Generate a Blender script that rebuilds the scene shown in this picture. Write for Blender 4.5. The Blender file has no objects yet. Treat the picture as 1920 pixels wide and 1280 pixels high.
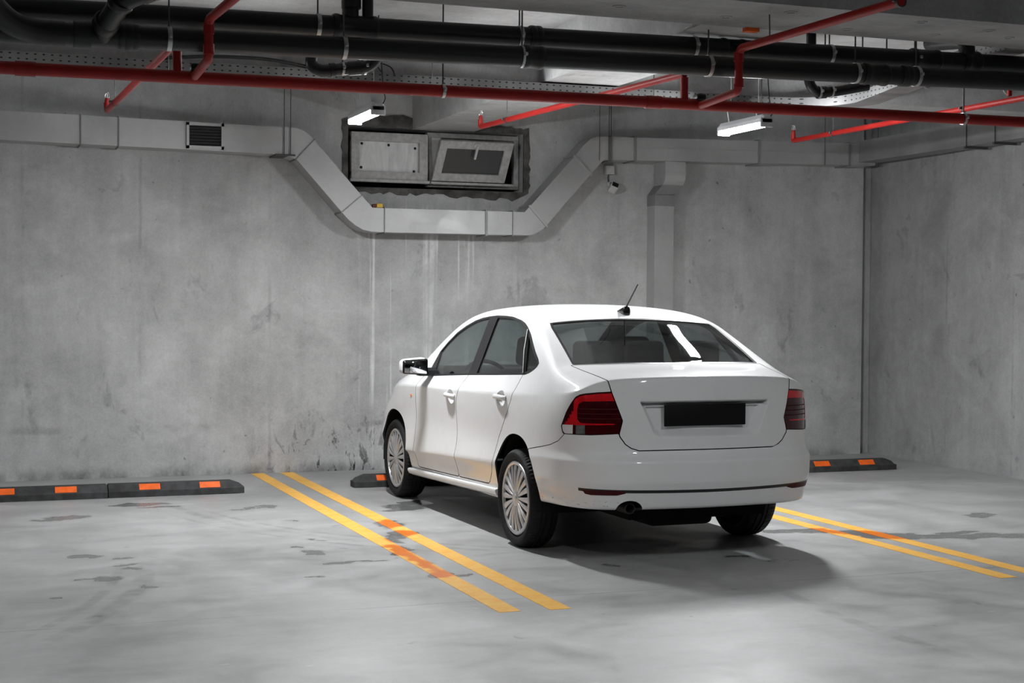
import bpy, bmesh, math, random
import numpy as np
from mathutils import Vector, Matrix

PLAN_B=[0,.2,.38,.52,.66,.765,.85,.91,.955,.985,1.0]
PLAN_A=[1,.995,.985,.968,.935,.888,.815,.715,.56,.32,0.0]
def plan_a(b): return float(np.interp(b,PLAN_B,PLAN_A))
def car_net():
    R=[ # front edge row
     [(.64,3.08,.70),(.57,3.18,.72),(.49,3.25,.735),(.36,3.31,.745),(.2,3.36,.75),(0,3.37,.75)],
     [(.735,2.93,.80),(.71,2.93,.845),(.66,2.93,.865),(.58,2.97,.885),(.3,2.98,.90),(0,2.98,.905)],
     [(.812,2.55,.850),(.775,2.55,.900),(.73,2.55,.93),(.62,2.58,.945),(.32,2.62,.965),(0,2.63,.972)],
     [(.833,2.34,.868),(.785,2.34,.935),(.725,2.34,.968),(.68,2.34,.985),(.34,2.46,.985),(0,2.50,.985)],
     [(.839,2.05,.880),(.783,2.05,.955),(.690,2.05,1.12),(.660,2.05,1.138),(.34,2.10,1.175),(0,2.12,1.19)],
     [(.842,1.75,.888),(.785,1.75,.968),(.658,1.75,1.262),(.626,1.75,1.290),(.32,1.75,1.352),(0,1.75,1.366)],
     [(.843,1.48,.895),(.786,1.48,.978),(.638,1.48,1.350),(.604,1.48,1.392),(.31,1.48,1.440),(0,1.48,1.450)],
     [(.844,1.15,.902),(.787,1.15,.988),(.628,1.15,1.398),(.590,1.15,1.441),(.30,1.15,1.472),(0,1.15,1.480)],
     [(.843,.80,.910),(.787,.80,.998),(.628,.80,1.408),(.588,.80,1.450),(.30,.80,1.477),(0,.80,1.484)],
     [(.841,.45,.918),(.785,.45,1.010),(.630,.45,1.396),(.590,.45,1.436),(.30,.45,1.462),(0,.45,1.469)],
     [(.838,.14,.926),(.783,.14,1.02),(.640,.14,1.358),(.590,.14,1.382),(.30,.13,1.404),(0,.12,1.410)],
     [(.834,0,.931),(.780,0,1.025),(.665,0,1.302),(.597,0,1.315),(.31,0,1.336),(0,0,1.345)],
     [(.828,-.2,.938),(.775,-.2,1.03),(.702,-.2,1.209),(.616,-.2,1.221),(.32,-.2,1.241),(0,-.2,1.248)],
     [(.812,-.395,.948),(.780,-.395,1.032),(.735,-.395,1.112),(.634,-.395,1.122),(.33,-.41,1.122),(0,-.42,1.122)],
     [(.793,-.54,.958),(.764,-.54,1.03),(.70,-.54,1.082),(.585,-.55,1.096),(.31,-.57,1.105),(0,-.575,1.108)],
     [(.772,-.66,.970),(.722,-.69,1.024),(.632,-.715,1.066),(.51,-.74,1.082),(.27,-.765,1.092),(0,-.775,1.095)],
     [(.742,-.742,.985),(.682,-.79,1.022),(.594,-.824,1.052),(.45,-.862,1.062),(.235,-.89,1.068),(0,-.902,1.070)],
    ]
    # wall levels: z side, z rear, z front, W side, W rear, y rear, y front
    L=[(.77,.86,.64,.836,.848,-.930,3.36),
       (.61,.642,.56,.824,.850,-.928,3.38),
       (.48,.592,.45,.853,.859,-.990,3.38),
       (.37,.475,.36,.824,.855,-.985,3.38),
       (.29,.432,.30,.812,.842,-.974,3.42),
       (.245,.325,.245,.79,.820,-.955,3.34),
       (.235,.31,.24,.62,.70,-.86,3.2)]
    cols=[]; nr=len(R)
    # path: front centre -> front corner, side rows, rear corner -> rear centre
    for k in range(5,-1,-1): cols.append(('f',k))
    for r in range(1,nr-1): cols.append(('s',r))
    for k in range(6): cols.append(('r',k))
    BK=[.775,.862,.918,.962,.991,1.0]
    walls=[]
    top=[]
    for t,k in cols:
        top.append(R[0][k] if t=='f' else R[k][0] if t=='s' else R[-1][k])
    walls.append(top)
    sm=lambda x: 0 if x<0 else 1 if x>1 else x*x*(3-2*x)
    for (zs,zr,zf,ws,wr,yr,yf) in L:
        row=[]
        for (t,k) in cols:
            if t=='s':
                y=R[k][0][1]
                q=sm((.35-y)/.8); z=zs+(zr-zs)*q; z-=.05*max(0,y-.45) if abs(zs-.48)<1e-6 else 0; w=ws+(wr-ws)*q
                if y<-.2:
                    x=w*plan_a((-.2-y)/(-.2-yr))
                elif y>2.45:
                    x=w*plan_a((y-2.45)/(yf-2.45)); z=zf
                else: x=w
                row.append((x,y,z))
            elif t=='r':
                b=BK[k]; row.append((wr*plan_a(b),-.2+(yr+.2)*b,zr))
            else:
                b=BK[k]; row.append((ws*plan_a(b),2.45+(yf-2.45)*b,zf))
        walls.append(row)
    return R,walls,cols
def car_skin(levels=3):
    R,walls,cols=car_net()
    V=[];F=[];idx={}
    def vid(p,s):
        q=(round(p[0]*s,5)+0.0,round(p[1],5),round(p[2],5))
        if q not in idx: idx[q]=len(V); V.append(q)
        return idx[q]
    crease={}
    def cr(a,b,w): crease[(min(a,b),max(a,b))]=max(w,crease.get((min(a,b),max(a,b)),0))
    for s in (1,-1):
        for r in range(len(R)-1):
            for k in range(5):
                f=[vid(R[r][k],s),vid(R[r+1][k],s),vid(R[r+1][k+1],s),vid(R[r][k+1],s)]
                F.append(f if s<0 else f[::-1])
                if r==12 and k>=2: cr(vid(R[13][k],s),vid(R[13][k+1] if k<5 else R[13][k],s),.8)
        for l in range(len(walls)-1):
            for c in range(len(cols)-1):
                f=[vid(walls[l][c],s),vid(walls[l+1][c],s),vid(walls[l+1][c+1],s),vid(walls[l][c+1],s)]
                F.append(f if s<0 else f[::-1])
        for c in range(len(cols)-1):
            t0,t1=cols[c][0],cols[c+1][0]
            rear=(t0=='r' and t1=='r'); ys=walls[0][c][1]
            cr(vid(walls[0][c],s),vid(walls[0][c+1],s), (.9 if cols[c][1]>=1 else .7) if rear else (.55 if t1!='f' else .6))
            wc=.9 if (t0=='r' or ys<-.35) else (.85 if t0=='s' else .4)
            cr(vid(walls[3][c],s),vid(walls[3][c+1],s),wc)
            if rear or ys<-.35:
                cr(vid(walls[4][c],s),vid(walls[4][c+1],s),.5)
                cr(vid(walls[5][c],s),vid(walls[5][c+1],s),.5)
                cr(vid(walls[2][c],s),vid(walls[2][c+1],s),.35)
            cr(vid(walls[6][c],s),vid(walls[6][c+1],s),.5)
    me=bpy.data.meshes.new('skin'); me.from_pydata(V,[],F); me.update()
    at=me.attributes.new('crease_edge','FLOAT','EDGE')
    for e in me.edges:
        a,b=e.vertices; at.data[e.index].value=crease.get((min(a,b),max(a,b)),0.)
    ob=bpy.data.objects.new('skin',me); bpy.context.scene.collection.objects.link(ob)
    m=ob.modifiers.new('s','SUBSURF'); m.levels=levels; m.render_levels=levels; m.boundary_smooth='PRESERVE_CORNERS'
    dg=bpy.context.evaluated_depsgraph_get(); ev=ob.evaluated_get(dg); em=ev.to_mesh()
    n=len(em.vertices); P=np.empty(n*3); em.vertices.foreach_get('co',P)
    Q=np.empty(len(em.polygons)*4,int); em.polygons.foreach_get('vertices',Q)
    ev.to_mesh_clear(); bpy.data.objects.remove(ob); bpy.data.meshes.remove(me)
    return P.reshape(-1,3),Q.reshape(-1,4)
LAMPS=dict(row=610.,left=90.,rear=175.); EXPO=0.
# ---------------------------------------------------------------- helpers
C=bpy.context.scene.collection
PI=math.pi
random.seed(7)
ORG={}
def empty(name,loc,label=None,cat=None,group=None,rotz=0):
    o=bpy.data.objects.new(name,None); C.objects.link(o); o.location=loc; o.rotation_euler=(0,0,rotz)
    o.empty_display_size=.1; ORG[o]=Vector(loc) if rotz==0 else Vector((0,0,0))
    tag(o,label,cat,group); return o
def tag(o,label=None,cat=None,group=None,kind=None):
    if label: o['label']=label
    if cat: o['category']=cat
    if group: o['group']=group
    if kind: o['kind']=kind
    return o
def smooth_by_angle(me,ang=35):
    bm=bmesh.new(); bm.from_mesh(me)
    lim=math.radians(ang)
    for e in bm.edges:
        e.smooth = len(e.link_faces)==2 and e.calc_face_angle(9)<lim
    for f in bm.faces: f.smooth=True
    bm.to_mesh(me); bm.free()
class MB:
    """collects shapes for ONE mesh"""
    def __init__(s): s.V=[];s.F=[];s.M=[];s.mi=0
    def add(s,V,F):
        b=len(s.V); s.V+= [tuple(v) for v in V]; s.F+=[tuple(b+i for i in f) for f in F]; s.M+=[s.mi]*len(F); return s
    def box(s,x0,x1,y0,y1,z0,z1,mat=None):
        V=[(x,y,z) for z in (z0,z1) for y in (y0,y1) for x in (x0,x1)]
        if mat is not None: V=[mat@Vector(v) for v in V]
        return s.add(V,[(0,2,3,1),(4,5,7,6),(0,1,5,4),(2,6,7,3),(0,4,6,2),(1,3,7,5)])
    def bbox(s,x0,x1,y0,y1,z0,z1,r=.01,seg=2,mat=None):
        bm=bmesh.new(); bmesh.ops.create_cube(bm,size=1)
        for v in bm.verts: v.co=Vector((x0+(v.co.x+.5)*(x1-x0),y0+(v.co.y+.5)*(y1-y0),z0+(v.co.z+.5)*(z1-z0)))
        bmesh.ops.bevel(bm,geom=bm.edges[:],offset=r,segments=seg,profile=.5,affect='EDGES')
        if mat is not None: bm.transform(mat)
        bm.verts.index_update(); s.add([v.co for v in bm.verts],[[v.index for v in f.verts] for f in bm.faces]); bm.free(); return s
    def tube(s,pts,r,n=12,cap=True,rs=None):
        pts=[Vector(p) for p in pts]; k=len(pts); V=[];F=[]
        up=None
        for i,p in enumerate(pts):
            d=((pts[min(i+1,k-1)]-p).normalized()+(p-pts[max(i-1,0)]).normalized())
            if d.length<1e-6: d=pts[min(i+1,k-1)]-p
            d.normalize()
            if up is None:
                up=Vector((0,0,1)) if abs(d.z)<.9 else Vector((0,1,0))
            a=(up-d*up.dot(d)).normalized(); b=d.cross(a); up=a
            ri=rs[i] if rs else r
            # mitre
            if 0<i<k-1:
                t=(p-pts[i-1]).normalized(); c=max(.5,t.dot(d))
            for j in range(n):
                th=2*PI*j/n; V.append(p+a*(ri*math.cos(th))+b*(ri*math.sin(th)))
        for i in range(k-1):
            for j in range(n):
                F.append((i*n+j,i*n+(j+1)%n,(i+1)*n+(j+1)%n,(i+1)*n+j))
        if cap: F.append(tuple(range(n))[::-1]); F.append(tuple((k-1)*n+j for j in range(n)))
        return s.add(V,F)
    def lathe(s,prof,axis='x',c=(0,0,0),n=48,close=False):
        # prof: list of (along, radius)
        V=[];F=[];k=len(prof)
        for j in range(n):
            th=2*PI*j/n
            for a,r in prof:
                q=(a,r*math.cos(th),r*math.sin(th))
                if axis=='y': q=(q[2],q[0],q[1])
                if axis=='z': q=(q[1],q[2],q[0])
                V.append((q[0]+c[0],q[1]+c[1],q[2]+c[2]))
        for j in range(n):
            for i in range(k-1 if not close else k):
                i2=(i+1)%k; F.append((j*k+i,((j+1)%n)*k+i,((j+1)%n)*k+i2,j*k+i2))
        return s.add(V,F)
    def prism(s,poly,axis,a0,a1):
        # poly in the two other axes (in xyz order), extruded along axis
        n=len(poly)
        def mk(p,a):
            return {'x':(a,p[0],p[1]),'y':(p[0],a,p[1]),'z':(p[0],p[1],a)}[axis]
        V=[mk(p,a0) for p in poly]+[mk(p,a1) for p in poly]
        F=[tuple(range(n)),tuple(range(2*n-1,n-1,-1))]+[(i,i+n,(i+1)%n+n,(i+1)%n) for i in range(n)]
        return s.add(V,F)
    def build(s,name,mat,parent=None,ang=35,loc=None,**tg):
        org=ORG.get(parent,Vector((0,0,0))) if parent is not None else (Vector(loc) if loc is not None else Vector((0,0,0)))
        me=bpy.data.meshes.new(name); me.from_pydata([Vector(v)-org for v in s.V],[],s.F)
        mats=mat if isinstance(mat,(list,tuple)) else [mat]
        for m in mats: me.materials.append(m)
        if len(mats)>1: me.polygons.foreach_set('material_index',s.M)
        bm=bmesh.new(); bm.from_mesh(me); bmesh.ops.recalc_face_normals(bm,faces=bm.faces[:]); bm.to_mesh(me); bm.free()
        smooth_by_angle(me,ang); me.update()
        o=bpy.data.objects.new(name,me); C.objects.link(o)
        if parent is not None: o.parent=parent; ORG[o]=org
        else: o.location=org; ORG[o]=org
        tag(o,**tg); return o
def bend(pts,r=.05,n=6):
    """round the corners of a polyline"""
    P=[Vector(p) for p in pts]; out=[P[0]]
    for i in range(1,len(P)-1):
        a,b,c=P[i-1],P[i],P[i+1]; d0=(a-b); d1=(c-b); q=min(r,d0.length*.49,d1.length*.49)
        p0=b+d0.normalized()*q; p1=b+d1.normalized()*q
        for k in range(n+1):
            t=k/n; out.append(p0*(1-t)**2+b*2*t*(1-t)+p1*t*t)
    out.append(P[-1]); return out
# ---------------------------------------------------------------- materials
class NT:
    def __init__(s,name):
        s.m=bpy.data.materials.new(name); s.m.use_nodes=True; s.t=s.m.node_tree; s.t.nodes.clear()
        s.out=s.t.nodes.new('ShaderNodeOutputMaterial')
    def n(s,ty,**kw):
        nd=s.t.nodes.new(ty)
        for k,v in kw.items(): setattr(nd,k,v)
        return nd
    def l(s,a,b): s.t.links.new(a,b)
    def put(s,sock,v):
        if isinstance(v,bpy.types.NodeSocket): s.l(v,sock)
        else: sock.default_value=v
    def math(s,op,a,b=None,c=None,clamp=False):
        nd=s.n('ShaderNodeMath',operation=op,use_clamp=clamp); s.put(nd.inputs[0],a)
        if b is not None: s.put(nd.inputs[1],b)
        if c is not None: s.put(nd.inputs[2],c)
        return nd.outputs[0]
    def vmath(s,op,a,b=None):
        nd=s.n('ShaderNodeVectorMath',operation=op); s.put(nd.inputs[0],a)
        if b is not None: s.put(nd.inputs[1],b)
        return nd.outputs['Value'] if op in('LENGTH','DOT_PRODUCT') else nd.outputs[0]
    def pos(s): return s.n('ShaderNodeNewGeometry').outputs['Position']
    def sep(s,v):
        nd=s.n('ShaderNodeSeparateXYZ'); s.put(nd.inputs[0],v); return nd.outputs
    def noise(s,v,scale=1,detail=4,rough=.55,dist=0,sv=None):
        if sv: v=s.vmath('MULTIPLY',v,sv)
        nd=s.n('ShaderNodeTexNoise'); s.put(nd.inputs['Vector'],v); nd.inputs['Scale'].default_value=scale
        nd.inputs['Detail'].default_value=detail; nd.inputs['Roughness'].default_value=rough; nd.inputs['Distortion'].default_value=dist
        return nd.outputs['Fac']
    def noisec(s,v,scale=1,detail=3):
        nd=s.n('ShaderNodeTexNoise'); s.put(nd.inputs['Vector'],v); nd.inputs['Scale'].default_value=scale; nd.inputs['Detail'].default_value=detail
        return nd.outputs['Color']
    def voro(s,v,scale=1,feat='F1'):
        nd=s.n('ShaderNodeTexVoronoi',feature=feat); s.put(nd.inputs['Vector'],v); nd.inputs['Scale'].default_value=scale
        return nd.outputs['Distance']
    def rng(s,v,a,b,c=0.,d=1.,smooth=True):
        nd=s.n('ShaderNodeMapRange'); nd.interpolation_type='SMOOTHSTEP' if smooth else 'LINEAR'; nd.clamp=True
        s.put(nd.inputs['Value'],v)
        for i,x in zip(('From Min','From Max','To Min','To Max'),(a,b,c,d)): nd.inputs[i].default_value=x
        return nd.outputs[0]
    def mix(s,f,a,b,mode='MIX'):
        nd=s.n('ShaderNodeMix',data_type='RGBA',blend_type=mode); s.put(nd.inputs[0],f); s.put(nd.inputs[6],a); s.put(nd.inputs[7],b); return nd.outputs[2]
    def grey(s,v):
        nd=s.n('ShaderNodeCombineColor'); 
        for i in range(3): s.put(nd.inputs[i],v)
        return nd.outputs[0]
    def bump(s,h,st=.2,dist=.01):
        nd=s.n('ShaderNodeBump'); nd.inputs['Strength'].default_value=st; nd.inputs['Distance'].default_value=dist; s.l(h,nd.inputs['Height']); return nd.outputs[0]
    def pbsdf(s,col,rough=.5,metal=0.,spec=.5,coat=0.,normal=None,coat_rough=.03):
        b=s.n('ShaderNodeBsdfPrincipled'); s.put(b.inputs['Base Color'],col); s.put(b.inputs['Roughness'],rough); s.put(b.inputs['Metallic'],metal)
        s.put(b.inputs['Specular IOR Level'],spec); s.put(b.inputs['Coat Weight'],coat); b.inputs['Coat Roughness'].default_value=coat_rough
        if normal is not None: s.l(normal,b.inputs['Normal'])
        s.l(b.outputs[0],s.out.inputs[0]); return b
def g3(v,b=0.): return (v,v*(1+b*.5),v*(1+b),1)
def simple(name,col,rough=.5,metal=0.,spec=.5,coat=0.,var=.08,scale=6.,bump=0.):
    t=NT(name); p=t.pos(); f=t.noise(p,scale,4)
    c=t.mix(t.rng(f,.3,.7),tuple(x*(1-var) for x in col[:3])+(1,),tuple(min(1,x*(1+var)) for x in col[:3])+(1,))
    r=t.rng(f,.3,.7,rough*.9,min(1,rough*1.1))
    nb=t.bump(t.noise(p,scale*12,3),bump,.004) if bump else None
    t.pbsdf(c,r,metal,spec,coat,nb); return t.m
def vnoise(x,y,seed):
    """smooth lattice noise for stain outlines"""
    rs=np.random.RandomState(seed); tab=rs.rand(256,256)
    xi=np.floor(x).astype(int); yi=np.floor(y).astype(int); fx=x-xi; fy=y-yi; fx=fx*fx*(3-2*fx); fy=fy*fy*(3-2*fy)
    g=lambda i,j: tab[(xi+i)%256,(yi+j)%256]
    return (g(0,0)*(1-fx)+g(1,0)*fx)*(1-fy)+(g(0,1)*(1-fx)+g(1,1)*fx)*fy
def wet_at(x,y):
    """0..1 dampness at floor spots: ragged stain outlines"""
    dx=sum((vnoise(x*f,y*f,i)-.5)*a for i,(f,a) in enumerate(((6,.14),(14,.07),(31,.035)))); dy=sum((vnoise(x*f,y*f,i+9)-.5)*a for i,(f,a) in enumerate(((6,.14),(14,.07),(31,.035))))
    e=np.full(x.shape,9.)
    for (cx,cy,rx,ry) in WET: e=np.minimum(e,np.hypot((x+dx-cx)/rx,(y+dy*.6-cy)/ry))
    return np.clip((1.04-e)/.16,0,1)
WET=[(3.15,10.66,.20,.16),(3.28,10.85,.14,.13),(3.02,10.52,.10,.05),(2.80,9.85,.07,.22),(2.72,9.45,.09,.13),(2.66,9.22,.08,.16),(2.58,8.75,.07,.28),(2.53,8.33,.07,.26),(2.52,7.95,.10,.14),(2.68,7.88,.09,.04),
 (.80,8.34,.10,.08),(.68,8.36,.06,.04),(.795,10.84,.16,.10),(.72,10.75,.16,.06),(.74,9.17,.08,.07),(.82,9.12,.06,.04),(.96,8.79,.07,.05),(.99,9.0,.05,.04),(1.04,8.65,.05,.05),(2.06,8.86,.09,.10),(2.0,9.1,.06,.05),(2.10,8.46,.12,.035),(2.28,8.47,.12,.03),(2.19,10.97,.12,.10),(2.02,10.9,.10,.03),(1.38,11.38,.20,.09),(1.45,11.2,.16,.05),(2.17,9.35,.05,.04),(2.25,10.2,.06,.04),(1.02,8.08,.06,.03),
 (5.12,8.80,.16,.06),(5.30,8.78,.16,.08),(5.43,8.68,.14,.12),(5.56,8.55,.14,.11),(5.68,8.42,.16,.12),(5.85,8.30,.18,.11),(6.05,8.24,.20,.10),(6.3,8.18,.22,.11),(6.55,8.10,.28,.11),(6.85,8.02,.3,.10),(6.22,8.36,.16,.05),(4.55,7.75,.12,.05),(4.35,7.95,.10,.05),(4.1,7.5,.16,.05),(3.55,7.9,.05,.06),(4.7,7.6,.06,.03),(6.9,9.0,.16,.10),(7.35,11.5,.08,.05),(7.42,11.25,.10,.04),(.5,7.9,.05,.03),(1.9,8.08,.08,.03)]
def wet_mask(t,p):
    nd=t.n('ShaderNodeAttribute'); nd.attribute_name='damp'; return nd.outputs['Fac']
def set_damp(o):
    me=o.data; n=len(me.vertices); P=np.empty(n*3); me.vertices.foreach_get('co',P); P=P.reshape(-1,3)+np.array(o.location)
    at=me.attributes.new('damp','FLOAT','POINT'); at.data.foreach_set('value',np.where((P[:,2]>-.01)&(P[:,0]>.25)&(P[:,0]<7.2)&(P[:,1]>7.55)&(P[:,1]<11.55),wet_at(P[:,0],P[:,1]),0.))
def mat_floor():
    t=NT('floor_concrete'); p=t.pos(); x,y,z=t.sep(p)
    a=t.noise(p,.55,5,.6,.4); b=t.noise(p,2.2,6,.6,.6); c=t.noise(p,14,4,.6)
    sw=t.noise(p,1.0,4,.6,1.5,sv=(.8,3.0,1))
    v=t.math('ADD',t.math('ADD',t.math('MULTIPLY',a,.34),t.math('MULTIPLY',b,.32)),t.math('ADD',t.math('MULTIPLY',c,.10),t.math('MULTIPLY',sw,.16)))
    v=t.math('ADD',v,t.math('MULTIPLY',t.noise(p,60,2),.06)); v=t.math('ADD',v,-.035)
    # tyre scuffs: rings on the floor
    def arc(cx,cy,r,w,y0,y1):
        d=t.math('ABSOLUTE',t.math('SUBTRACT',t.vmath('LENGTH',t.vmath('MULTIPLY',t.vmath('SUBTRACT',p,(cx,cy,0)),(1,1,0))),r))
        m=t.rng(d,w*.4,w,1.,0.); return t.math('MULTIPLY',m,t.math('MULTIPLY',t.rng(y,y0,y0+.6),t.rng(y,y1-.5,y1,1.,0.)))
    sc=None
    for q in ((5.2,11.6,3.65,.05,8.2,11.6),(5.2,11.6,3.80,.03,8.4,11.3),(5.2,11.6,3.52,.03,8.2,11.0),(-3.2,9.2,4.3,.07,6.6,9.0),(-3.2,9.2,4.15,.04,6.6,8.8),(9.2,6.0,5.2,.06,5.0,7.6)):
        m=arc(*q); sc=m if sc is None else t.math('MAXIMUM',sc,m)
    sc=t.math('MULTIPLY',sc,t.rng(t.noise(p,5,4),.35,.65))
    v=t.math('SUBTRACT',v,t.math('MULTIPLY',sc,.11))
    # small dark flecks and pale flecks
    fl=t.rng(t.voro(t.vmath('ADD',p,t.vmath('MULTIPLY',t.noisec(p,6,2),(.25,.25,0))),2.6),.03,.07,1.,0.)
    v=t.math('SUBTRACT',v,t.math('MULTIPLY',fl,.13))
    pf=t.rng(t.voro(t.vmath('MULTIPLY',t.vmath('ADD',p,(31,7,0)),(1,2,1)),2.3),.03,.07,1.,0.)
    v=t.math('ADD',v,t.math('MULTIPLY',pf,.10))
    # saw-cut joint
    wob=t.math('MULTIPLY',t.math('SUBTRACT',t.noise(p,3,3),.5),.012)
    j=t.rng(t.math('ABSOLUTE',t.math('ADD',t.math('SUBTRACT',y,7.161),wob)),.003,.007,1.,0.)
    v=t.math('SUBTRACT',v,t.math('MULTIPLY',j,t.rng(t.noise(p,1.3,3),.35,.6,.03,.2)))
    w=wet_mask(t,p)
    v=t.math('MULTIPLY',v,t.math('SUBTRACT',1.,t.math('MULTIPLY',w,.5)))
    v=t.math('MAXIMUM',t.math('MULTIPLY',v,.82),.02)
    ro=t.math('SUBTRACT',t.rng(b,.3,.7,.38,.56),t.math('MULTIPLY',w,.25))
    t.pbsdf(t.grey(v),ro,0,.9,0,t.bump(t.math('SUBTRACT',c,j),.12,.004)); return t.m
def mat_line():
    t=NT('yellow_line_paint'); p=t.pos(); a=t.noise(p,9,6,.7); b=t.noise(p,40,4,.6)
    col=t.mix(t.rng(t.math('ADD',a,t.math('MULTIPLY',b,.4)),.45,.85),(.93,.44,.055,1),(.96,.56,.12,1))
    w=wet_mask(t,p); col=t.mix(w,col,(.86,.21,.006,1))
    worn=t.rng(t.noise(p,22,5,.7),.66,.74); col=t.mix(t.math('MULTIPLY',worn,.5),col,(.5,.42,.33,1))
    t.pbsdf(col,t.rng(w,0,1,.5,.28),0,.35,0,t.bump(b,.1,.003)); return t.m
def mat_concrete(name,base=.3,streak=1.,axis='y',joints=None,boards=0.,drips=False,pits=1.):
    t=NT(name); p=t.pos(); x,y,z=t.sep(p); u=x if axis=='y' else y
    a=t.noise(p,.55,3,.6,.5); b=t.noise(p,1.7,6,.62,.7); c=t.noise(p,11,4,.62)
    v=t.math('ADD',t.math('MULTIPLY',a,.34),t.math('ADD',t.math('MULTIPLY',b,.62),t.math('MULTIPLY',c,.26)))
    v=t.math('ADD',t.math('MULTIPLY',t.math('SUBTRACT',v,.61),1.25),1.0)
    v=t.math('ADD',v,t.math('MULTIPLY',t.math('SUBTRACT',t.noise(p,55,2,.6),.5),.30))
    if streak:
        sv=(2.2,2.2,.22); s1=t.noise(p,1.3,4,.6,.3,sv=sv); s2=t.noise(p,3.5,3,.6,0,sv=(3.,3.,.10))
        v=t.math('ADD',v,t.math('MULTIPLY',t.math('SUBTRACT',s1,.5),.50*streak)); v=t.math('ADD',v,t.math('MULTIPLY',t.math('SUBTRACT',s2,.5),.16*streak))
    if boards:
        bd=t.noise(p,1.,5,.6,0,sv=(.7,9.,14.) if axis!='u' else (9.,.7,1)); v=t.math('ADD',v,t.math('MULTIPLY',t.math('SUBTRACT',bd,.5),boards))
    if pits:
        vo=t.rng(t.voro(t.vmath('ADD',p,t.vmath('MULTIPLY',t.noisec(p,9,2),(.08,.08,.08))),5.5),.03,.08,1.,0.)
        pm=t.math('MULTIPLY',vo,t.rng(t.noise(p,.9,3),.38,.55)); v=t.math('SUBTRACT',v,t.math('MULTIPLY',pm,.42*pits))
        st=t.rng(t.noise(t.vmath('MULTIPLY',p,(1,1,.6)),3.1,4,.7,.6),.60,.70); v=t.math('SUBTRACT',v,t.math('MULTIPLY',st,.22*pits))
    if joints:
        jm=None
        for q in joints:
            wob=t.math('MULTIPLY',t.math('SUBTRACT',t.noise(p,2.5,4),.5),.03)
            d=t.math('ABSOLUTE',t.math('ADD',t.math('SUBTRACT',u,q),wob)); m=t.rng(d,.004,.02,1.,0.); jm=m if jm is None else t.math('MAXIMUM',jm,m)
        v=t.math('SUBTRACT',v,t.math('MULTIPLY',t.math('MULTIPLY',jm,t.rng(t.noise(p,1.7,4),.45,.65)),.20))
    if drips:
        lime=t.rng(t.noise(p,1.,3,.55,.25,sv=(15,1,.30)),.52,.64)
        m=t.math('MULTIPLY',t.math('MULTIPLY',t.rng(x,3.35,3.6),t.rng(x,4.35,4.75,1.,0.)),t.rng(z,2.45,2.2))
        nb=t.rng(t.noise(p,1.2,4,.6,.3),.35,.6)
        m=t.math('MULTIPLY',m,t.math('MULTIPLY',nb,lime)); v=t.math('ADD',v,t.math('MULTIPLY',m,.62))
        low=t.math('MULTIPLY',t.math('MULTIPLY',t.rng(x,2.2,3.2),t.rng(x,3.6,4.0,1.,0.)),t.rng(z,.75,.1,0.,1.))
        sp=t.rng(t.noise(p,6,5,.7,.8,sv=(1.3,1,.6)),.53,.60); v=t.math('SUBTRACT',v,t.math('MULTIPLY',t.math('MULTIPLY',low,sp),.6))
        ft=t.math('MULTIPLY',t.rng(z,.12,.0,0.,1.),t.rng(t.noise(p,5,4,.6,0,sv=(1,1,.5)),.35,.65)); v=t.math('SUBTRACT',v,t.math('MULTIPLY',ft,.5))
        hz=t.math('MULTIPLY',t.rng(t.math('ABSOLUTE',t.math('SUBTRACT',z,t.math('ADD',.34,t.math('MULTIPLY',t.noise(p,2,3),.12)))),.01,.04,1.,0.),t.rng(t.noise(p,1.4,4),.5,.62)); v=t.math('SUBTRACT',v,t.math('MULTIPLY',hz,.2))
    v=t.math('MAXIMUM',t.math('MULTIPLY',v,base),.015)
    t.pbsdf(t.grey(v),.82,0,.25,0,t.bump(t.math('ADD',c,b),.25,.01)); return t.m
def mat_glass(name,tint=.62,col=(.95,1,1)):
    t=NT(name); tr=t.n('ShaderNodeBsdfTransparent'); tr.inputs[0].default_value=(tint*col[0],tint*col[1],tint*col[2],1)
    gl=t.n('ShaderNodeBsdfGlossy'); gl.inputs['Roughness'].default_value=.015; gl.inputs[0].default_value=(1,1,1,1)
    fr=t.n('ShaderNodeFresnel'); bf=t.n('ShaderNodeNewGeometry').outputs['Backfacing']; t.l(t.rng(bf,0,1,1.45,1/1.45,False),fr.inputs[0])
    sm=t.n('ShaderNodeMixShader'); t.l(fr.outputs[0],sm.inputs[0]); t.l(tr.outputs[0],sm.inputs[1]); t.l(gl.outputs[0],sm.inputs[2])
    t.l(sm.outputs[0],t.out.inputs[0]); return t.m
def mat_emit(name,col,st):
    t=NT(name); e=t.n('ShaderNodeEmission'); e.inputs[0].default_value=(*col,1); e.inputs[1].default_value=st; t.l(e.outputs[0],t.out.inputs[0]); return t.m
def mat_galv(name,base=.55,rough=.42):
    t=NT(name); p=t.pos(); a=t.noise(p,3,4,.6,.4); b=t.noise(p,30,3,.5)
    v=t.math('ADD',base-.14,t.math('ADD',t.math('MULTIPLY',a,.22),t.math('MULTIPLY',b,.06)))
    t.pbsdf(t.grey(v),t.rng(a,.3,.7,rough-.08,rough+.1),.4,.5,0,t.bump(a,.12,.02)); return t.m
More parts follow.
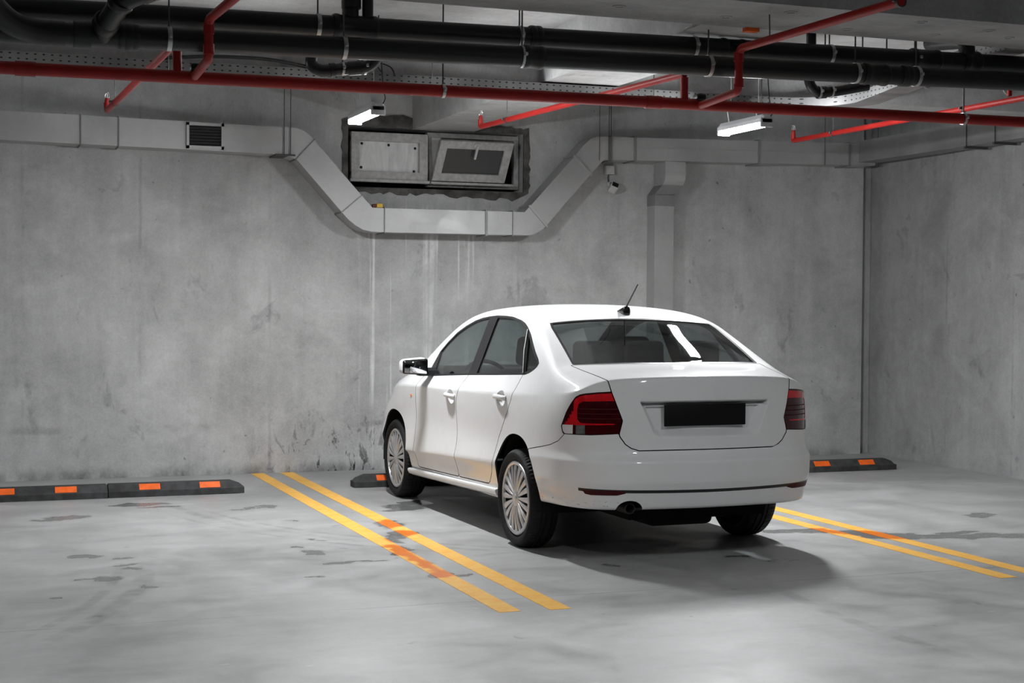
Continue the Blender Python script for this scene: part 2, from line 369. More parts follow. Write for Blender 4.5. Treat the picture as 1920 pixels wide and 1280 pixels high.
def mat_paint():
    t=NT('white_car_paint'); p=t.pos(); a=t.noise(p,2.5,4)
    x,y,z=t.sep(p)
    dust=t.rng(t.noise(p,7,5,.65),.45,.8,0.,.5)
    col=t.mix(t.math('MULTIPLY',dust,.22),(.83,.835,.84,1),(.45,.45,.45,1))
    sm=t.math('MULTIPLY',t.math('MULTIPLY',t.rng(x,3.78,3.62,0.,1.),t.rng(y,8.45,8.25,0.,1.)),t.math('MULTIPLY',t.rng(z,.33,.35),t.rng(z,.385,.37,0.,1.)))
    sc=t.math('MULTIPLY',sm,t.rng(t.noise(p,9,5,.7,.5,sv=(3,3,14)),.60,.66)); col=t.mix(sc,col,(.06,.06,.06,1))
    b=t.pbsdf(col,t.rng(a,.3,.7,.50,.58),0,.35,.8); return t.m
def mat_perf():
    """galvanised tray side with punched dark holes"""
    t=NT('perforated_galvanised_steel'); p=t.pos(); x,y,z=t.sep(p)
    u=t.math('ADD',x,y)
    fx=t.math('SUBTRACT',t.math('FRACT',t.math('DIVIDE',u,.05)),.5); 
    fz=t.math('SUBTRACT',t.math('FRACT',t.math('DIVIDE',t.math('SUBTRACT',z,2.952),.032)),.5)
    d=t.math('ADD',t.math('POWER',t.math('ABSOLUTE',t.math('MULTIPLY',fx,.05/.0085)),2.),t.math('POWER',t.math('ABSOLUTE',t.math('MULTIPLY',fz,.032/.0048)),2.))
    m=t.rng(d,.8,1.1,1.,0.)
    col=t.mix(m,t.grey(t.rng(t.noise(p,4,3),.3,.7,.19,.27)),(.012,.012,.013,1))
    t.pbsdf(col,.5,t.math('MULTIPLY',t.math('SUBTRACT',1.,m),.5),.4); return t.m
M={}
def make_materials():
    M['floor']=mat_floor(); M['line']=mat_line()
    M['wall']=mat_concrete('back_wall_concrete',.50,1.,'y',[-1.2,.62,1.56,2.66,4.95,5.95],drips=True)
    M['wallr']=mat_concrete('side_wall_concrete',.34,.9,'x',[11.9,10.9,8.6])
    M['walld']=mat_concrete('plain_wall_concrete',.09,.6,'x')
    M['slab']=mat_concrete('slab_concrete',.52,0,'y',None,.25,pits=.6)
    M['beam']=mat_concrete('beam_concrete',.33,0,'y',None,.35,pits=.8)
    M['beam2']=mat_concrete('pale_beam_concrete',.48,0,'y',None,.35,pits=.8)
    M['mortar']=simple('rough_dark_mortar',(.11,.106,.098),.95,0,.2,var=.45,scale=9,bump=.6)
    M['paint']=mat_paint()
    M['dark_in']=simple('dark_cabin_lining',(.018,.019,.021),.8)
    M['fabric']=simple('dark_seat_fabric',(.022,.023,.025),.9,bump=.2)
    M['head']=simple('grey_headlining',(.22,.22,.22),.9)
    M['trimblk']=simple('satin_black_trim',(.012,.012,.013),.35,0,.5)
    M['gloss']=simple('gloss_black_plastic',(.008,.008,.009),.15,0,.5)
    M['plate']=simple('plain_black_plate',(.004,.004,.005),.6,0,.2)
    M['glass']=mat_glass('tinted_window_glass',.85)
    M['rglass']=mat_glass('tinted_rear_glass',.66)
    M['mirr']=simple('mirror_glass',(.6,.6,.62),.03,1.,.5,var=.0)
    M['tyre']=simple('tyre_rubber',(.010,.010,.011),.75,0,.3,bump=.15)
    M['hubcap']=simple('silver_wheel_cover',(.60,.60,.61),.36,.75,.5,.2,var=.03)
    M['black']=simple('matt_black',(.006,.006,.006),.9,0,.2)
    M['red']=simple('red_lamp_lens',(.62,.010,.016),.08,0,.6,.6,var=.12,scale=30)
    M['smoke']=simple('smoked_red_lens',(.045,.002,.004),.07,0,.6,.6,var=.3,scale=40)
    M['clear']=simple('clear_lamp_lens',(.78,.78,.78),.1,0,.5,.5,var=.1)
    M['bulb']=simple('clear_bulb_lens',(.20,.20,.20),.1,.3,.5,.5,var=.2,scale=40)
    M['refl']=simple('dark_red_reflector',(.05,.002,.004),.45,0,.2,.0)
    M['amber']=simple('amber_side_indicator',(.75,.22,.06),.15,0,.5,.3)
    M['steel']=simple('dull_exhaust_steel',(.03,.03,.03),.6,.4)
    M['chrome']=simple('dark_chrome_strip',(.012,.012,.013),.25,.0)
    M['galv']=mat_galv('galvanised_duct',.50,.45); M['galvd']=mat_galv('galvanised_flange',.30,.5)
    M['perf']=mat_perf()
    M['rod']=simple('threaded_rod_steel',(.10,.10,.10),.5,.6)
    M['redpipe']=simple('red_sprinkler_paint',(.34,.010,.007),.5,0,.4,0,var=.12)
    M['blkpipe']=simple('black_drain_pipe',(.006,.0065,.007),.42,0,.5,var=.2)
    M['clamp']=simple('zinc_pipe_clamp',(.50,.50,.50),.35,.8)
    M['lamp']=simple('light_grey_fixture',(.52,.53,.54),.5)
    for k,v in LAMPS.items(): M['lampem_'+k]=mat_emit('lit_lamp_diffuser_'+k,(.97,.99,1.0),v)
    M['rubber']=simple('worn_black_rubber',(.042,.042,.043),.72,0,.3,var=.35,scale=14,bump=.3)
    M['orange']=simple('orange_reflector_panel',(.85,.13,.012),.4,0,.5,var=.1,scale=20)
    M['frame']=simple('dirty_white_window_frame',(.46,.455,.44),.6,0,.4,var=.16,scale=25,bump=.1)
    t=NT('frosted_window_pane'); p=t.pos(); t.pbsdf(t.grey(t.rng(t.noise(p,2.2,5,.6,.3,sv=(3,1,.7)),.3,.7,.52,.86)),.4,0,.4); M['frost']=t.m
    t=NT('dirty_dark_pane'); p=t.pos(); f=t.noise(p,9,5,.7); sp=t.rng(f,.68,.74); t.pbsdf(t.mix(sp,(.05,.052,.055,1),(.30,.30,.29,1)),.25,0,.5); M['dpane']=t.m
    M['white']=simple('white_plastic_housing',(.55,.55,.54),.5)
    M['yellow']=simple('yellow_packet',(.75,.48,.05),.5); M['maroon']=simple('dark_red_packet_end',(.13,.015,.01),.5)
    M['darkgrey']=simple('dark_grille_slats',(.02,.02,.022),.6)
    M['brass']=simple('sprinkler_brass',(.45,.45,.46),.3,.8)
# ---------------------------------------------------------------- the car
def poly_sd(u,v,poly):
    """signed distance to a closed outline, positive inside"""
    pts=np.array(poly,float); n=len(pts); d=np.full(u.shape,1e9); ins=np.zeros(u.shape,bool)
    for i in range(n):
        a=pts[i]; b=pts[(i+1)%n]; e=b-a; L=e@e
        if L<1e-12: continue
        wx=u-a[0]; wy=v-a[1]; t=np.clip((wx*e[0]+wy*e[1])/L,0,1)
        d=np.minimum(d,(wx-t*e[0])**2+(wy-t*e[1])**2)
        c=((a[1]<=v)&(b[1]>v))|((b[1]<=v)&(a[1]>v))
        if abs(e[1])>1e-12: ins^= c&(u<a[0]+(v-a[1])/e[1]*e[0])
    return np.where(ins,1,-1)*np.sqrt(d)
def vnormals(P,T):
    fn=np.cross(P[T[:,1]]-P[T[:,0]],P[T[:,2]]-P[T[:,0]]); N=np.zeros_like(P)
    for k in range(3): np.add.at(N,T[:,k],fn)
    return N/np.maximum(np.linalg.norm(N,axis=1,keepdims=True),1e-12)
class Sheet:
    def __init__(s,P,N,T): s.P,s.N,s.T=P,N,T
    def compact(s):
        u,inv=np.unique(s.T,return_inverse=True); return Sheet(s.P[u],s.N[u],inv.reshape(-1,3))
    def refine(s,fn,maxlen,band,times=4):
        for _ in range(times):
            f=fn(s.P); T=s.T
            E=np.sort(np.concatenate([T[:,[0,1]],T[:,[1,2]],T[:,[2,0]]]),axis=1)
            uq,inv=np.unique(E,axis=0,return_inverse=True); inv=inv.reshape(3,-1).T
            ln=np.linalg.norm(s.P[uq[:,0]]-s.P[uq[:,1]],axis=1); fa,fb=f[uq[:,0]],f[uq[:,1]]
            mk=(ln>maxlen)&((np.minimum(np.abs(fa),np.abs(fb))<band+ln*.5)|(fa*fb<0))
            if not mk.any(): break
            nid=np.full(len(uq),-1); nid[mk]=len(s.P)+np.arange(mk.sum())
            s.P=np.vstack([s.P,(s.P[uq[mk,0]]+s.P[uq[mk,1]])/2]); nn=s.N[uq[mk,0]]+s.N[uq[mk,1]]
            s.N=np.vstack([s.N,nn/np.maximum(np.linalg.norm(nn,axis=1,keepdims=True),1e-12)])
            m=nid[inv]; cnt=(m>=0).sum(1); out=[T[cnt==0]]; new=[]
            for i in np.nonzero(cnt)[0]:
                a,b,c=T[i]; ab,bc,ca=m[i]
                if cnt[i]==3: new+=[(a,ab,ca),(ab,b,bc),(ca,bc,c),(ab,bc,ca)]
                else:
                    for _r in range(3):
                        if (cnt[i]==1 and ab>=0) or (cnt[i]==2 and ca<0): break
                        a,b,c,ab,bc,ca=b,c,a,bc,ca,ab
                    if cnt[i]==1: new+=[(a,ab,c),(ab,b,c)]
                    else: new+=[(ab,b,bc),(a,ab,bc),(a,bc,c)]
            s.T=np.vstack(out+[np.array(new,int).reshape(-1,3)])
        return s
    def cut(s,fn,fine=.012,off=0.):
        if fine: s.refine(fn,fine,.0)
        f=fn(s.P)+off; f=np.where(np.abs(f)<1e-6,1e-6,f); T=s.T; ins=f[T]>0; k=ins.sum(1)
        P=[s.P];N=[s.N];nid={};cnt=len(s.P);newP=[];newN=[]
        I=[T[k==3]];O=[T[k==0]];i2=[];o2=[]
        def ev(a,b):
            nonlocal cnt
            key=(a,b) if a<b else (b,a)
            if key not in nid:
                a,b=key; t=f[a]/(f[a]-f[b]); newP.append(s.P[a]+(s.P[b]-s.P[a])*t); q=s.N[a]+(s.N[b]-s.N[a])*t; newN.append(q/max(np.linalg.norm(q),1e-12)); nid[key]=cnt; cnt+=1
            return nid[key]
        for i in np.nonzero((k==1)|(k==2))[0]:
            a,b,c=(int(q) for q in T[i]); w=ins[i]; odd=(w==(k[i]==1))
            while not odd[0]:
                a,b,c=b,c,a; odd=np.roll(odd,-1)
            ab,ac=ev(a,b),ev(a,c)
            (i2 if k[i]==1 else o2).append((a,ab,ac)); r=(o2 if k[i]==1 else i2); r.append((ab,b,c)); r.append((ab,c,ac))
        if newP: P.append(np.array(newP)); N.append(np.array(newN))
        P=np.vstack(P);N=np.vstack(N)
        mk=lambda A,B: Sheet(P,N,np.vstack(A+[np.array(B,int).reshape(-1,3)])).compact() if (sum(len(q) for q in A)+len(B)) else None
        return mk(I,i2),mk(O,o2)
    def panel(s,fn,gap=.003,fine=.012):
        a,b=s.cut(fn,fine,-gap); _,b=b.cut(fn,0,gap); return a,b
def join(*sh):
    P=[];N=[];T=[];n=0
    for q in sh:
        if q is None: continue
        P.append(q.P);N.append(q.N);T.append(q.T+n);n+=len(q.P)
    return Sheet(np.vstack(P),np.vstack(N),np.vstack(T))
def solid(name,s,t,mat,parent,off=0.,rim=None,**tg):
    """thicken a sheet inwards; materials: outside, inside"""
    P,N,T=s.P,s.N,s.T; n=len(P); Vo=P+N*off; Vi=Vo-N*t
    E=np.concatenate([T[:,[0,1]],T[:,[1,2]],T[:,[2,0]]]); key=np.sort(E,axis=1)
    uq,idx,c=np.unique(key,axis=0,return_index=True,return_counts=True); B=E[idx[c==1]]
    F=T.tolist()+(T[:,::-1]+n).tolist()+[[int(b),int(a),int(a)+n,int(b)+n] for a,b in B]
    me=bpy.data.meshes.new(name); me.from_pydata(np.vstack([Vo,Vi]).tolist(),[],F)
    mats=mat if isinstance(mat,(list,tuple)) else [mat]
    for m in mats: me.materials.append(m)
    if len(mats)>1:
        mi=np.zeros(len(F),int); mi[len(T):]=1; me.polygons.foreach_set('material_index',mi)  # rims take the dark inside colour too, painting shade into the panel gaps
    me.polygons.foreach_set('use_smooth',np.ones(len(F),bool))
    ln=[tuple(v) for v in N[T.reshape(-1)]]+[tuple(-v) for v in N[T[:,::-1].reshape(-1)]]
    for a,b in B:
        e=P[b]-P[a]; q=np.cross(e,N[a]); L=np.linalg.norm(q); q=tuple(q/L) if L>1e-9 else (0,0,1); ln+= [q]*4
    me.update(); me.normals_split_custom_set(ln)
    o=bpy.data.objects.new(name,me); C.objects.link(o); o.parent=parent; ORG[o]=Vector((0,0,0)); tag(o,**tg); return o

DLO=[(1.828,.954),(1.838,1.0),(1.832,1.038),(1.799,1.135),(1.703,1.203),(1.569,1.274),(1.416,1.325),(1.261,1.364),(1.144,1.382),(1.011,1.394),(.883,1.401),(.723,1.401),(.578,1.395),(.413,1.375),(.330,1.358),(.255,1.332),(.16,1.290),(.069,1.240),(-.03,1.187),(-.117,1.147),(-.157,1.122),(-.150,1.100),(-.125,1.082),(-.075,1.060),(-.02,1.047),(.454,1.024),(.974,1.0),(1.37,.979)]
LAMP_O=[(.155,.785),(.105,.866),(.064,.913),(.019,.953),(-.019,.967),(-.064,.974),(-.162,.982),(-.30,.988),(-.345,.907),(-.39,.824),(-.37,.752),(-.34,.733),(-.132,.733),(.10,.728),(.14,.750)]
LID=[(.43,.655),(.474,.669),(.506,.691),(.538,.735),(.541,.752),(.5225,.824),(.551,.907),(.576,.987),(.590,1.05),(.609,1.078),(.633,1.112),(.68,1.3)]
SEAM=[(.64,.605),(.555,.626),(.397,.650),(.275,.671),(.184,.698),(.131,.732),(.118,.742),(-.132,.744),(-.333,.752),(-.336,.735),(-.377,.691),(-.419,.669),(-.476,.655),(-1.3,.655),(-1.3,.05),(.64,.05)]
FDOOR=[(.90,1.10),(.962,1.05),(.959,.998),(.985,.968),(1.002,.953),(1.012,.91),(1.042,.872),(1.066,.836),(1.076,.78),(1.078,.717),(1.066,.60),(1.060,.544),(1.068,.486),(1.071,.451),(1.071,.388),(1.067,.330),(1.075,.316),(1.10,.311),(1.95,.287),(1.985,.295),(1.992,.33),(1.985,.60),(1.975,.84),(1.94,.93),(1.87,.985),(1.80,1.02),(1.80,1.10)]
RDOOR=[(.90,1.10),(.962,1.05),(.959,.998),(.985,.968),(1.002,.953),(1.012,.91),(1.042,.872),(1.066,.836),(1.076,.78),(1.078,.717),(1.066,.60),(1.060,.544),(1.068,.486),(1.071,.451),(1.071,.388),(1.067,.330),(1.055,.313),(.52,.330),(.475,.334),(.448,.350),(.382,.414),(.333,.49),(.308,.572),(.273,.642),(.217,.703),(.106,.822),(.05,.90),(.03,.948),(.017,1.037),(.0,1.10)]
def ell(P,cy,cz,a,b,pw=2.3):
    r=(np.abs((P[:,1]-cy)/a)**pw+np.abs((P[:,2]-cz)/b)**pw)**(1/pw); return (1-r)*.36
def build_wheel(car,side,y,xo,front):
    """wheel at car-local y, outer face at |x|=xo"""
    s=side; z=.298; c=(0,y,z)
    X=lambda a: s*(xo-a)     # a = depth inwards from the cover face
    rim=MB().lathe([(X(.012),0.03),(X(.018),.10),(X(.022),.205),(X(.004),.222),(X(.004),.228),(X(.03),.226),(X(.16),.215),(X(.17),.0)],'x',c,48)
    w=rim.build('wheel',M['black'],car)
    n=72; V=[];F=[]
    prof=[(.020,.222),(.006,.229),(-.008,.245),(-.014,.262),(-.012,.276),(-.002,.287),(.010,.2945),(.022,.298),(.052,.2995),(.054,.293),(.062,.293),(.064,.300),(.080,.300),(.082,.293),(.090,.293),(.092,.300),(.118,.2995),(.120,.293),(.128,.293),(.130,.299),(.150,.297),(.165,.288),(.178,.262),(.170,.232),(.158,.222)]
    k=len(prof)
    for j in range(n*2):
        th=PI*j/n
        for i,(a,r) in enumerate(prof):
            if j%2 and (5<=i<=7 or 18<=i<=20): r-=.006; 
            if j%4==1 and i in (8,17): r-=.005
            V.append((X(a),y+r*math.sin(th),z+max(r*math.cos(th),-z+.0)))
    for j in range(n*2):
        for i in range(k): F.append((j*k+i,((j+1)%(2*n))*k+i,((j+1)%(2*n))*k+(i+1)%k,j*k+(i+1)%k))
    MB().add(V,F).build('tyre',M['tyre'],w,ang=28)
    m=MB()
    m.lathe([(X(.012),.200),(X(-.002),.203),(X(-.006),.212),(X(-.003),.222),(X(.004),.2265),(X(.012),.222)],'x',c,60,True)
    m.lathe([(X(.010),.0),(X(.012),.052),(X(-.001),.050),(X(-.005),.036),(X(-.006),.034),(X(-.006),.0)],'x',c,32)
    ns=10; rot=.35 if front else .12
    for q in range(ns):
        for dd in (-.145,.145):
            th=2*PI*q/ns+dd+rot
            # tapered blade with a ridge
            r0,r1=.040,.206; w0,w1=.0065,.0195; st=6; VV=[]; FF=[]
            for i in range(st+1):
                t=i/st; r=r0+(r1-r0)*t; wd=w0+(w1-w0)*t; dp=.004-.010*math.sin(PI*min(1,t*1.05))*.55
                for (o_,h) in ((-wd,.012),(-wd,0.001),(-wd*.45,-.0045),(wd*.45,-.0045),(wd,.001),(wd,.012)):
                    cy,cz=math.cos(th),math.sin(th)
                    VV.append((X(dp+h),y+r*cy-o_*cz,z+r*cz+o_*cy))
            for i in range(st):
                for j in range(5): FF.append((i*6+j,i*6+j+1,(i+1)*6+j+1,(i+1)*6+j))
            m.add(VV,FF)
    m.build('wheel_cover',M['hubcap'],w,ang=30,label='silver multi-spoke wheel cover')
    b=MB().lathe([(X(-.006),.0),(X(-.0105),.006),(X(-.0095),.024),(X(-.006),.028)],'x',c,24); b.build('hub_badge',M['hubcap'],w)
def seat_shape(x0,x1,y0,y1,z0,z1,r,mat=None):
    return MB().bbox(x0,x1,y0,y1,z0,z1,r,4,mat)
def build_car(loc,rz):
    car=empty('car',loc,'white four-door saloon car parked nose-in on the double-lined bay','car',rotz=rz)
    P,Q=car_skin(3)
    T=np.vstack([Q[:,[0,1,2]],Q[:,[0,2,3]]]); N=vnormals(P,T)
    S=Sheet(P,N,T)
    ax=lambda P: np.abs(P[:,0])
    uu=lambda P: np.abs(P[:,0])+P[:,1]
    # number-plate recess pressed into the lid
    REC=[(-.415,.930),(.415,.930),(.388,.86),(.338,.748),(.30,.728),(-.30,.728),(-.338,.748),(-.388,.86)]
    frec=lambda P: np.where(P[:,1]<-.6,poly_sd(P[:,0],P[:,2],REC),-1.)
    S.refine(lambda P: np.where(frec(P)>-.01,np.abs(frec(P))*(frec(P)>.042),1.),.011,.0,4)
    # lower-bumper step and lid lip pressing
    d=frec(S.P); dep=.062*np.clip(d/.040,0,1); dep=np.where(S.P[:,2]>.905,.062*np.clip(d/.012,0,1),dep); S.P[:,1]+=np.where(d>0,dep,0)
    S.N=vnormals(S.P,S.T)
    arch_r=lambda P: np.minimum(ell(P,-.035,.315,.345,.375),ax(P)-.45)
    arch_f=lambda P: np.minimum(ell(P,2.54,.31,.372,.362),ax(P)-.45)
    _,S=S.cut(arch_r); _,S=S.cut(arch_f)
    S.T=S.T[~((np.abs(S.P[S.T][:,:,0]).max(1)<.66)&(S.P[S.T][:,:,2].max(1)<.32)&(S.P[S.T][:,:,1].min(1)>-.7))]; S=S.compact()
    exh=lambda P: np.where(P[:,1]<-.6,.055-np.hypot((P[:,0]+.49)/1.35,(P[:,2]-.322)),-1.)
    _,S=S.cut(exh)
    dlo=lambda P: np.minimum(poly_sd(P[:,1],P[:,2],DLO),ax(P)-.5)
    D,S=S.cut(dlo)
    RG=[(-.56,.108),(0,.104),(.56,.108),(.578,.04),(.622,-.392),(.614,-.399),(0,-.419),(-.614,-.399),(-.622,-.392),(-.578,.04)]
    rg=lambda P: np.where(P[:,2]>1.0,poly_sd(P[:,0],P[:,1],RG),-1.)
    G,S=S.cut(rg)
    WS=[(-.565,1.55),(-.3,1.60),(0,1.615),(.3,1.60),(.565,1.55),(.595,1.75),(.628,2.05),(.648,2.28),(.60,2.36),(.35,2.455),(0,2.49),(-.35,2.455),(-.60,2.36),(-.648,2.28),(-.628,2.05),(-.595,1.75)]
    ws=lambda P: np.where(P[:,2]>.955,poly_sd(P[:,0],P[:,1],WS),-1.)
    W,S=S.cut(ws)
    lid=lambda P: np.minimum(poly_sd(ax(P),P[:,2],[(-.9,.655)]+LID+[(-.9,1.3)]),-(P[:,1]+.425-.02*(P[:,0]/.62)**2))
    Lid,S=S.panel(lid,.003)
    bum=lambda P: np.where(P[:,1]<-.15,poly_sd(uu(P),P[:,2],SEAM),-1.)
    Bu,S=S.panel(bum,.0022)
    lam=lambda P: np.where((P[:,1]<-.45)&(ax(P)>.42),poly_sd(uu(P),P[:,2],LAMP_O),-1.)
    La,S=S.panel(lam,.0015)
    hood=lambda P: np.minimum(np.minimum(poly_sd(ax(P),P[:,1],[(-.9,2.53),(0,2.53),(.35,2.50),(.62,2.41),(.70,2.38),(.735,2.5),(.71,2.75),(.62,3.02),(.5,3.2),(0,3.29),(-.9,3.29)]),P[:,2]-.72),.5)
    Ho,S=S.panel(hood,.0025)
    paint=[M['paint'],M['dark_in']]
    doors=[]
    for s in (-1,1):
        fd=lambda P,s=s: np.minimum(poly_sd(P[:,1],P[:,2],FDOOR),s*P[:,0]-.4)
        rd=lambda P,s=s: np.minimum(poly_sd(P[:,1],P[:,2],RDOOR),s*P[:,0]-.4)
        F_,S=S.panel(fd); R_,S=S.panel(rd); doors.append((s,F_,R_))
    body=solid('body_shell',S,.012,paint,car)
    solid('bonnet',Ho,.010,paint,car)
    # trunk lid with plate and crest of the recess
    lo=solid('trunk_lid',Lid,.012,paint,car)
    MB().bbox(-.262,.262,-.886,-.873,.787,.911,.004,2,Matrix.Rotation(math.radians(0),4,'X')).build('number_plate',M['plate'],lo,label='blacked-out number plate')
    # bumper with dark strip, reflectors
    zc=lambda P: .4235+.012*(np.abs(P[:,0])/.7)**2
    strip=lambda P: np.where((P[:,1]<-.6),np.minimum(.0085-np.abs(P[:,2]-zc(P)),uu(P)+.02*0+.115),-1.)
    strip=lambda P: np.where((P[:,1]<-.6),np.minimum(.0085-np.abs(P[:,2]-zc(P)),-(uu(P)+.03)),-1.)
    REF=[(-.06,.437),(-.33,.437),(-.40,.427),(-.40,.419),(-.34,.408),(-.14,.408),(-.09,.413)]
    refl=lambda P: np.where((P[:,1]<-.6)&(ax(P)>.42),poly_sd(uu(P),P[:,2],REF),-1.)
    Re,Bu=Bu.cut(refl,.008); St,Bu=Bu.cut(strip,.008)
    bo=solid('rear_bumper',Bu,.012,paint,car)
    if St: solid('bumper_strip',St,.02,M['chrome'],bo,off=.001,label='dark chrome strip')
    for s in (-1,1):
        h,_=Re.cut(lambda P,s=s: s*P[:,0],0); solid('reflector',h,.02,M['refl'],bo,off=.001,label='dark red reflector')
    # scuffed lower lip on the left corner
    tp=MB(); rr=random.Random(3)
    bv=None
    tip=MB(); tip.lathe([(-.75,.032),(-.885,.032),(-.888,.029),(-.885,.026),(-.75,.026)],'y',(-.475,0,.328),24); tip.tube([(-.475,-.76,.328),(-.475,-.2,.30)],.026,12); tip.build('exhaust_pipe',M['steel'],car)
    # lamps
    for s in (-1,1):
        h,_=La.cut(lambda P,s=s: s*P[:,0],0)
        box=MB(); 
        lamp=None
        edge=lambda P: np.where(ax(P)>.4,poly_sd(uu(P),P[:,2],LAMP_O),-1.)
        inner,ring=h.cut(edge,.008,-.0085)
        lamp=solid('tail_lamp',ring,.03,M['smoke'],car,off=-.001,label='red tail lamp on the %s'%('left' if s<0 else 'right'))
        low,up=inner.cut(lambda P: np.where(True,.796-P[:,2]-.02*(uu(P)),0),.008)
        wht,rest=low.cut(lambda P: uu(P)-.035,.006)
        if wht: solid('reversing_lens',wht,.012,M['clear'],lamp,label='white reversing lens')
        clr,rest=rest.cut(lambda P: uu(P)+.075,.006)
        half1,half2=clr.cut(lambda P: uu(P)-.01,.006)
        solid('bulb_lens',half2,.012,M['bulb'],lamp,off=-.004,label='clear bulb lens'); 
        if half1: solid('indicator_lens',half1,.012,M['smoke'],lamp)
        solid('lower_lens',rest,.012,M['smoke'],lamp)
        SQ=[(-.02,.815),(-.04,.808),(-.36,.808),(-.36,.925),(-.28,.935),(-.05,.93),(-.012,.915),(-.002,.88),(-.006,.83)]
        dk,rd=up.cut(lambda P: poly_sd(uu(P),P[:,2],SQ),.007)
        drk2,rd=rd.cut(lambda P: np.minimum(uu(P)+.28,-(uu(P)+.13))*0+np.where((uu(P)<-.30)|((uu(P)>.03+ .0)&(uu(P)>.115-1.0*(P[:,2]-.80))),.004,-.004),0)
        solid('red_lens',rd,.012,M['red'],lamp,label='bright red lens band')
        if drk2: solid('outer_lens',drk2,.012,M['smoke'],lamp)
        bars=dk
        for zz in (.835,.862,.889):
            b_,bars=bars.cut(lambda P,zz=zz: .003-np.abs(P[:,2]-zz),.006)
            if b_: solid('lens_rib',b_,.01,M['refl'],lamp)
        solid('smoked_lens',bars,.012,M['smoke'],lamp,off=-.003)
    # doors
    for s,F_,R_ in doors:
        for nm,sh,hy,hz in (('front_door',F_,1.186,.845),('rear_door',R_,.225,.890)):
            cup=lambda P,hy=hy,hz=hz: (1-np.sqrt(((P[:,1]-hy)/.072)**2+((P[:,2]-hz)/.050)**2))*.05
            hole,sh=sh.cut(cup,.007)
            d=solid(nm,sh,.012,paint,car)
            # the pressed cup
            hh=Sheet(hole.P.copy(),hole.N.copy(),hole.T); hh.refine(lambda P: P[:,0]*0,.009,.1,3)
            e=np.clip(cup(hh.P)/.05,0,1); hh.P-=hh.N*(.026*np.sqrt(e))[:,None]; hh.N=vnormals(hh.P,hh.T)
            if (hh.N[:,0]*s).mean()<0: hh.N*=-1
            solid('handle_cup',hh,.004,M['paint'],d)
            xs=s*.843
            m=MB(); pts=[(xs-s*.004,hy-.088,hz+.004),(xs+s*.010,hy-.075,hz+.006),(xs+s*.018,hy-.03,hz+.008),(xs+s*.018,hy+.035,hz+.009),(xs+s*.010,hy+.078,hz+.008),(xs-s*.004,hy+.09,hz+.007)]
            m.tube(bend(pts,.03,4),.0125,12); m.V=[(v[0],v[1],hz+(v[2]-hz)*1.25) for v in m.V]; m.build('door_handle',M['paint'],d)
    # side glass: black frame, pillars, panes
    for s in (-1,1):
        h,_=D.cut(lambda P,s=s: s*P[:,0],0)
        ins=lambda P: poly_sd(P[:,1],P[:,2],DLO)-.014
        yb=lambda z: .965-.0*z
        fg=lambda P: np.minimum(np.minimum(ins(P),P[:,1]-(.975+.05*(P[:,2]-1.0))),(1.70+.45*(P[:,2]-.97))-P[:,1])
        lq=lambda P: (P[:,1]-(.007+.855*(P[:,2]-1.051)))*.76
        rgl=lambda P: np.minimum(np.minimum(ins(P),(.822+.05*(P[:,2]-1.0))-P[:,1]),lq(P)-.013)
        qg=lambda P: np.minimum(ins(P)-.006,-lq(P)-.013)
        a,h=h.cut(fg,.01); b,h=h.cut(rgl,.01); q,h=h.cut(qg,.01)
        fr=solid('window_frame',h,.016,M['trimblk'],car,off=-.001)
        solid('front_window_glass',a,.004,M['glass'],fr,off=-.006); solid('rear_window_glass',b,.004,M['glass'],fr,off=-.006); solid('quarter_glass',q,.004,M['glass'],fr,off=-.006)
        # bright divider bar of the rear door
        m=MB(); sx=lambda z: s*(.772-(z-1.051)*.449)
        m.tube([(sx(1.055)+s*.004,.010,1.055),(sx(1.19)+s*.012,.126,1.19),(sx(1.318)+s*.004,.234,1.318)],.006,8); m.build('window_bar',M['rod'],fr)
    # rear window
    band=lambda P: poly_sd(P[:,0],P[:,1],RG)-.016
    a,b=G.cut(band,.01); fr=solid('rear_window_surround',b,.010,M['trimblk'],car,off=-.001); solid('rear_window_pane',a,.004,M['rglass'],fr,off=-.004)
    band=lambda P: poly_sd(P[:,0],P[:,1],WS)-.02
    a,b=W.cut(band,.015); fr=solid('windscreen_surround',b,.010,M['trimblk'],car,off=-.001); solid('windscreen_pane',a,.004,M['glass'],fr,off=-.004)
    # side skirts
    for s in (-1,1):
        m=MB(); V=[];F=[]; n=20
        for i in range(n+1):
            t=i/n; y=.318+(2.165-.318)*t; zt=.322-.031*(y-.30)*.93
            e=.0 if 0<i<n else .0
            for (x,dz) in ((.70,-.004),(.812,-.004),(.834,-.010),(.838,-.022),(.826,-.046),(.79,-.062),(.70,-.064)): V.append((s*x,y,zt+dz))
        for i in range(n):
            for j in range(7): F.append((i*7+j,i*7+(j+1)%7,(i+1)*7+(j+1)%7,(i+1)*7+j))
        F.append(tuple(range(7))); F.append(tuple(n*7+j for j in range(7)))
        m.add(V,F).build('side_skirt',M['paint'],car,ang=50)
        # wheel housings
        for nm,cy,a in (('rear',-.035,.36),('front',2.54,.385)):
            m=MB(); V=[];F=[]; k=20
            for i in range(k+1):
                th=PI*i/k-.0
                for x in (.42,.80): V.append((s*x,cy+a*math.cos(th),.25+(.455)*max(0,math.sin(th))**.8))
            for i in range(k): F.append((2*i,2*i+1,2*i+3,2*i+2))
            F.append(tuple(2*i for i in range(k+1)))
            m.add(V,F).build('wheel_housing',M['black'],car)
        b=MB(); b.lathe([(s*.8395,.0),(s*.843,.012),(s*.8375,.024)],'x',(0,0,0),20)
        b.V=[(v[0]-s*.003,2.088+v[1],.802+v[2]*.62) for v in b.V]; b.build('side_indicator',M['amber'],car,label='small amber side indicator')
        # mirrors
        m=MB(); m.bbox(-.095,.095,-.055,.075,-.062,.062,.035,5)
        V=[]
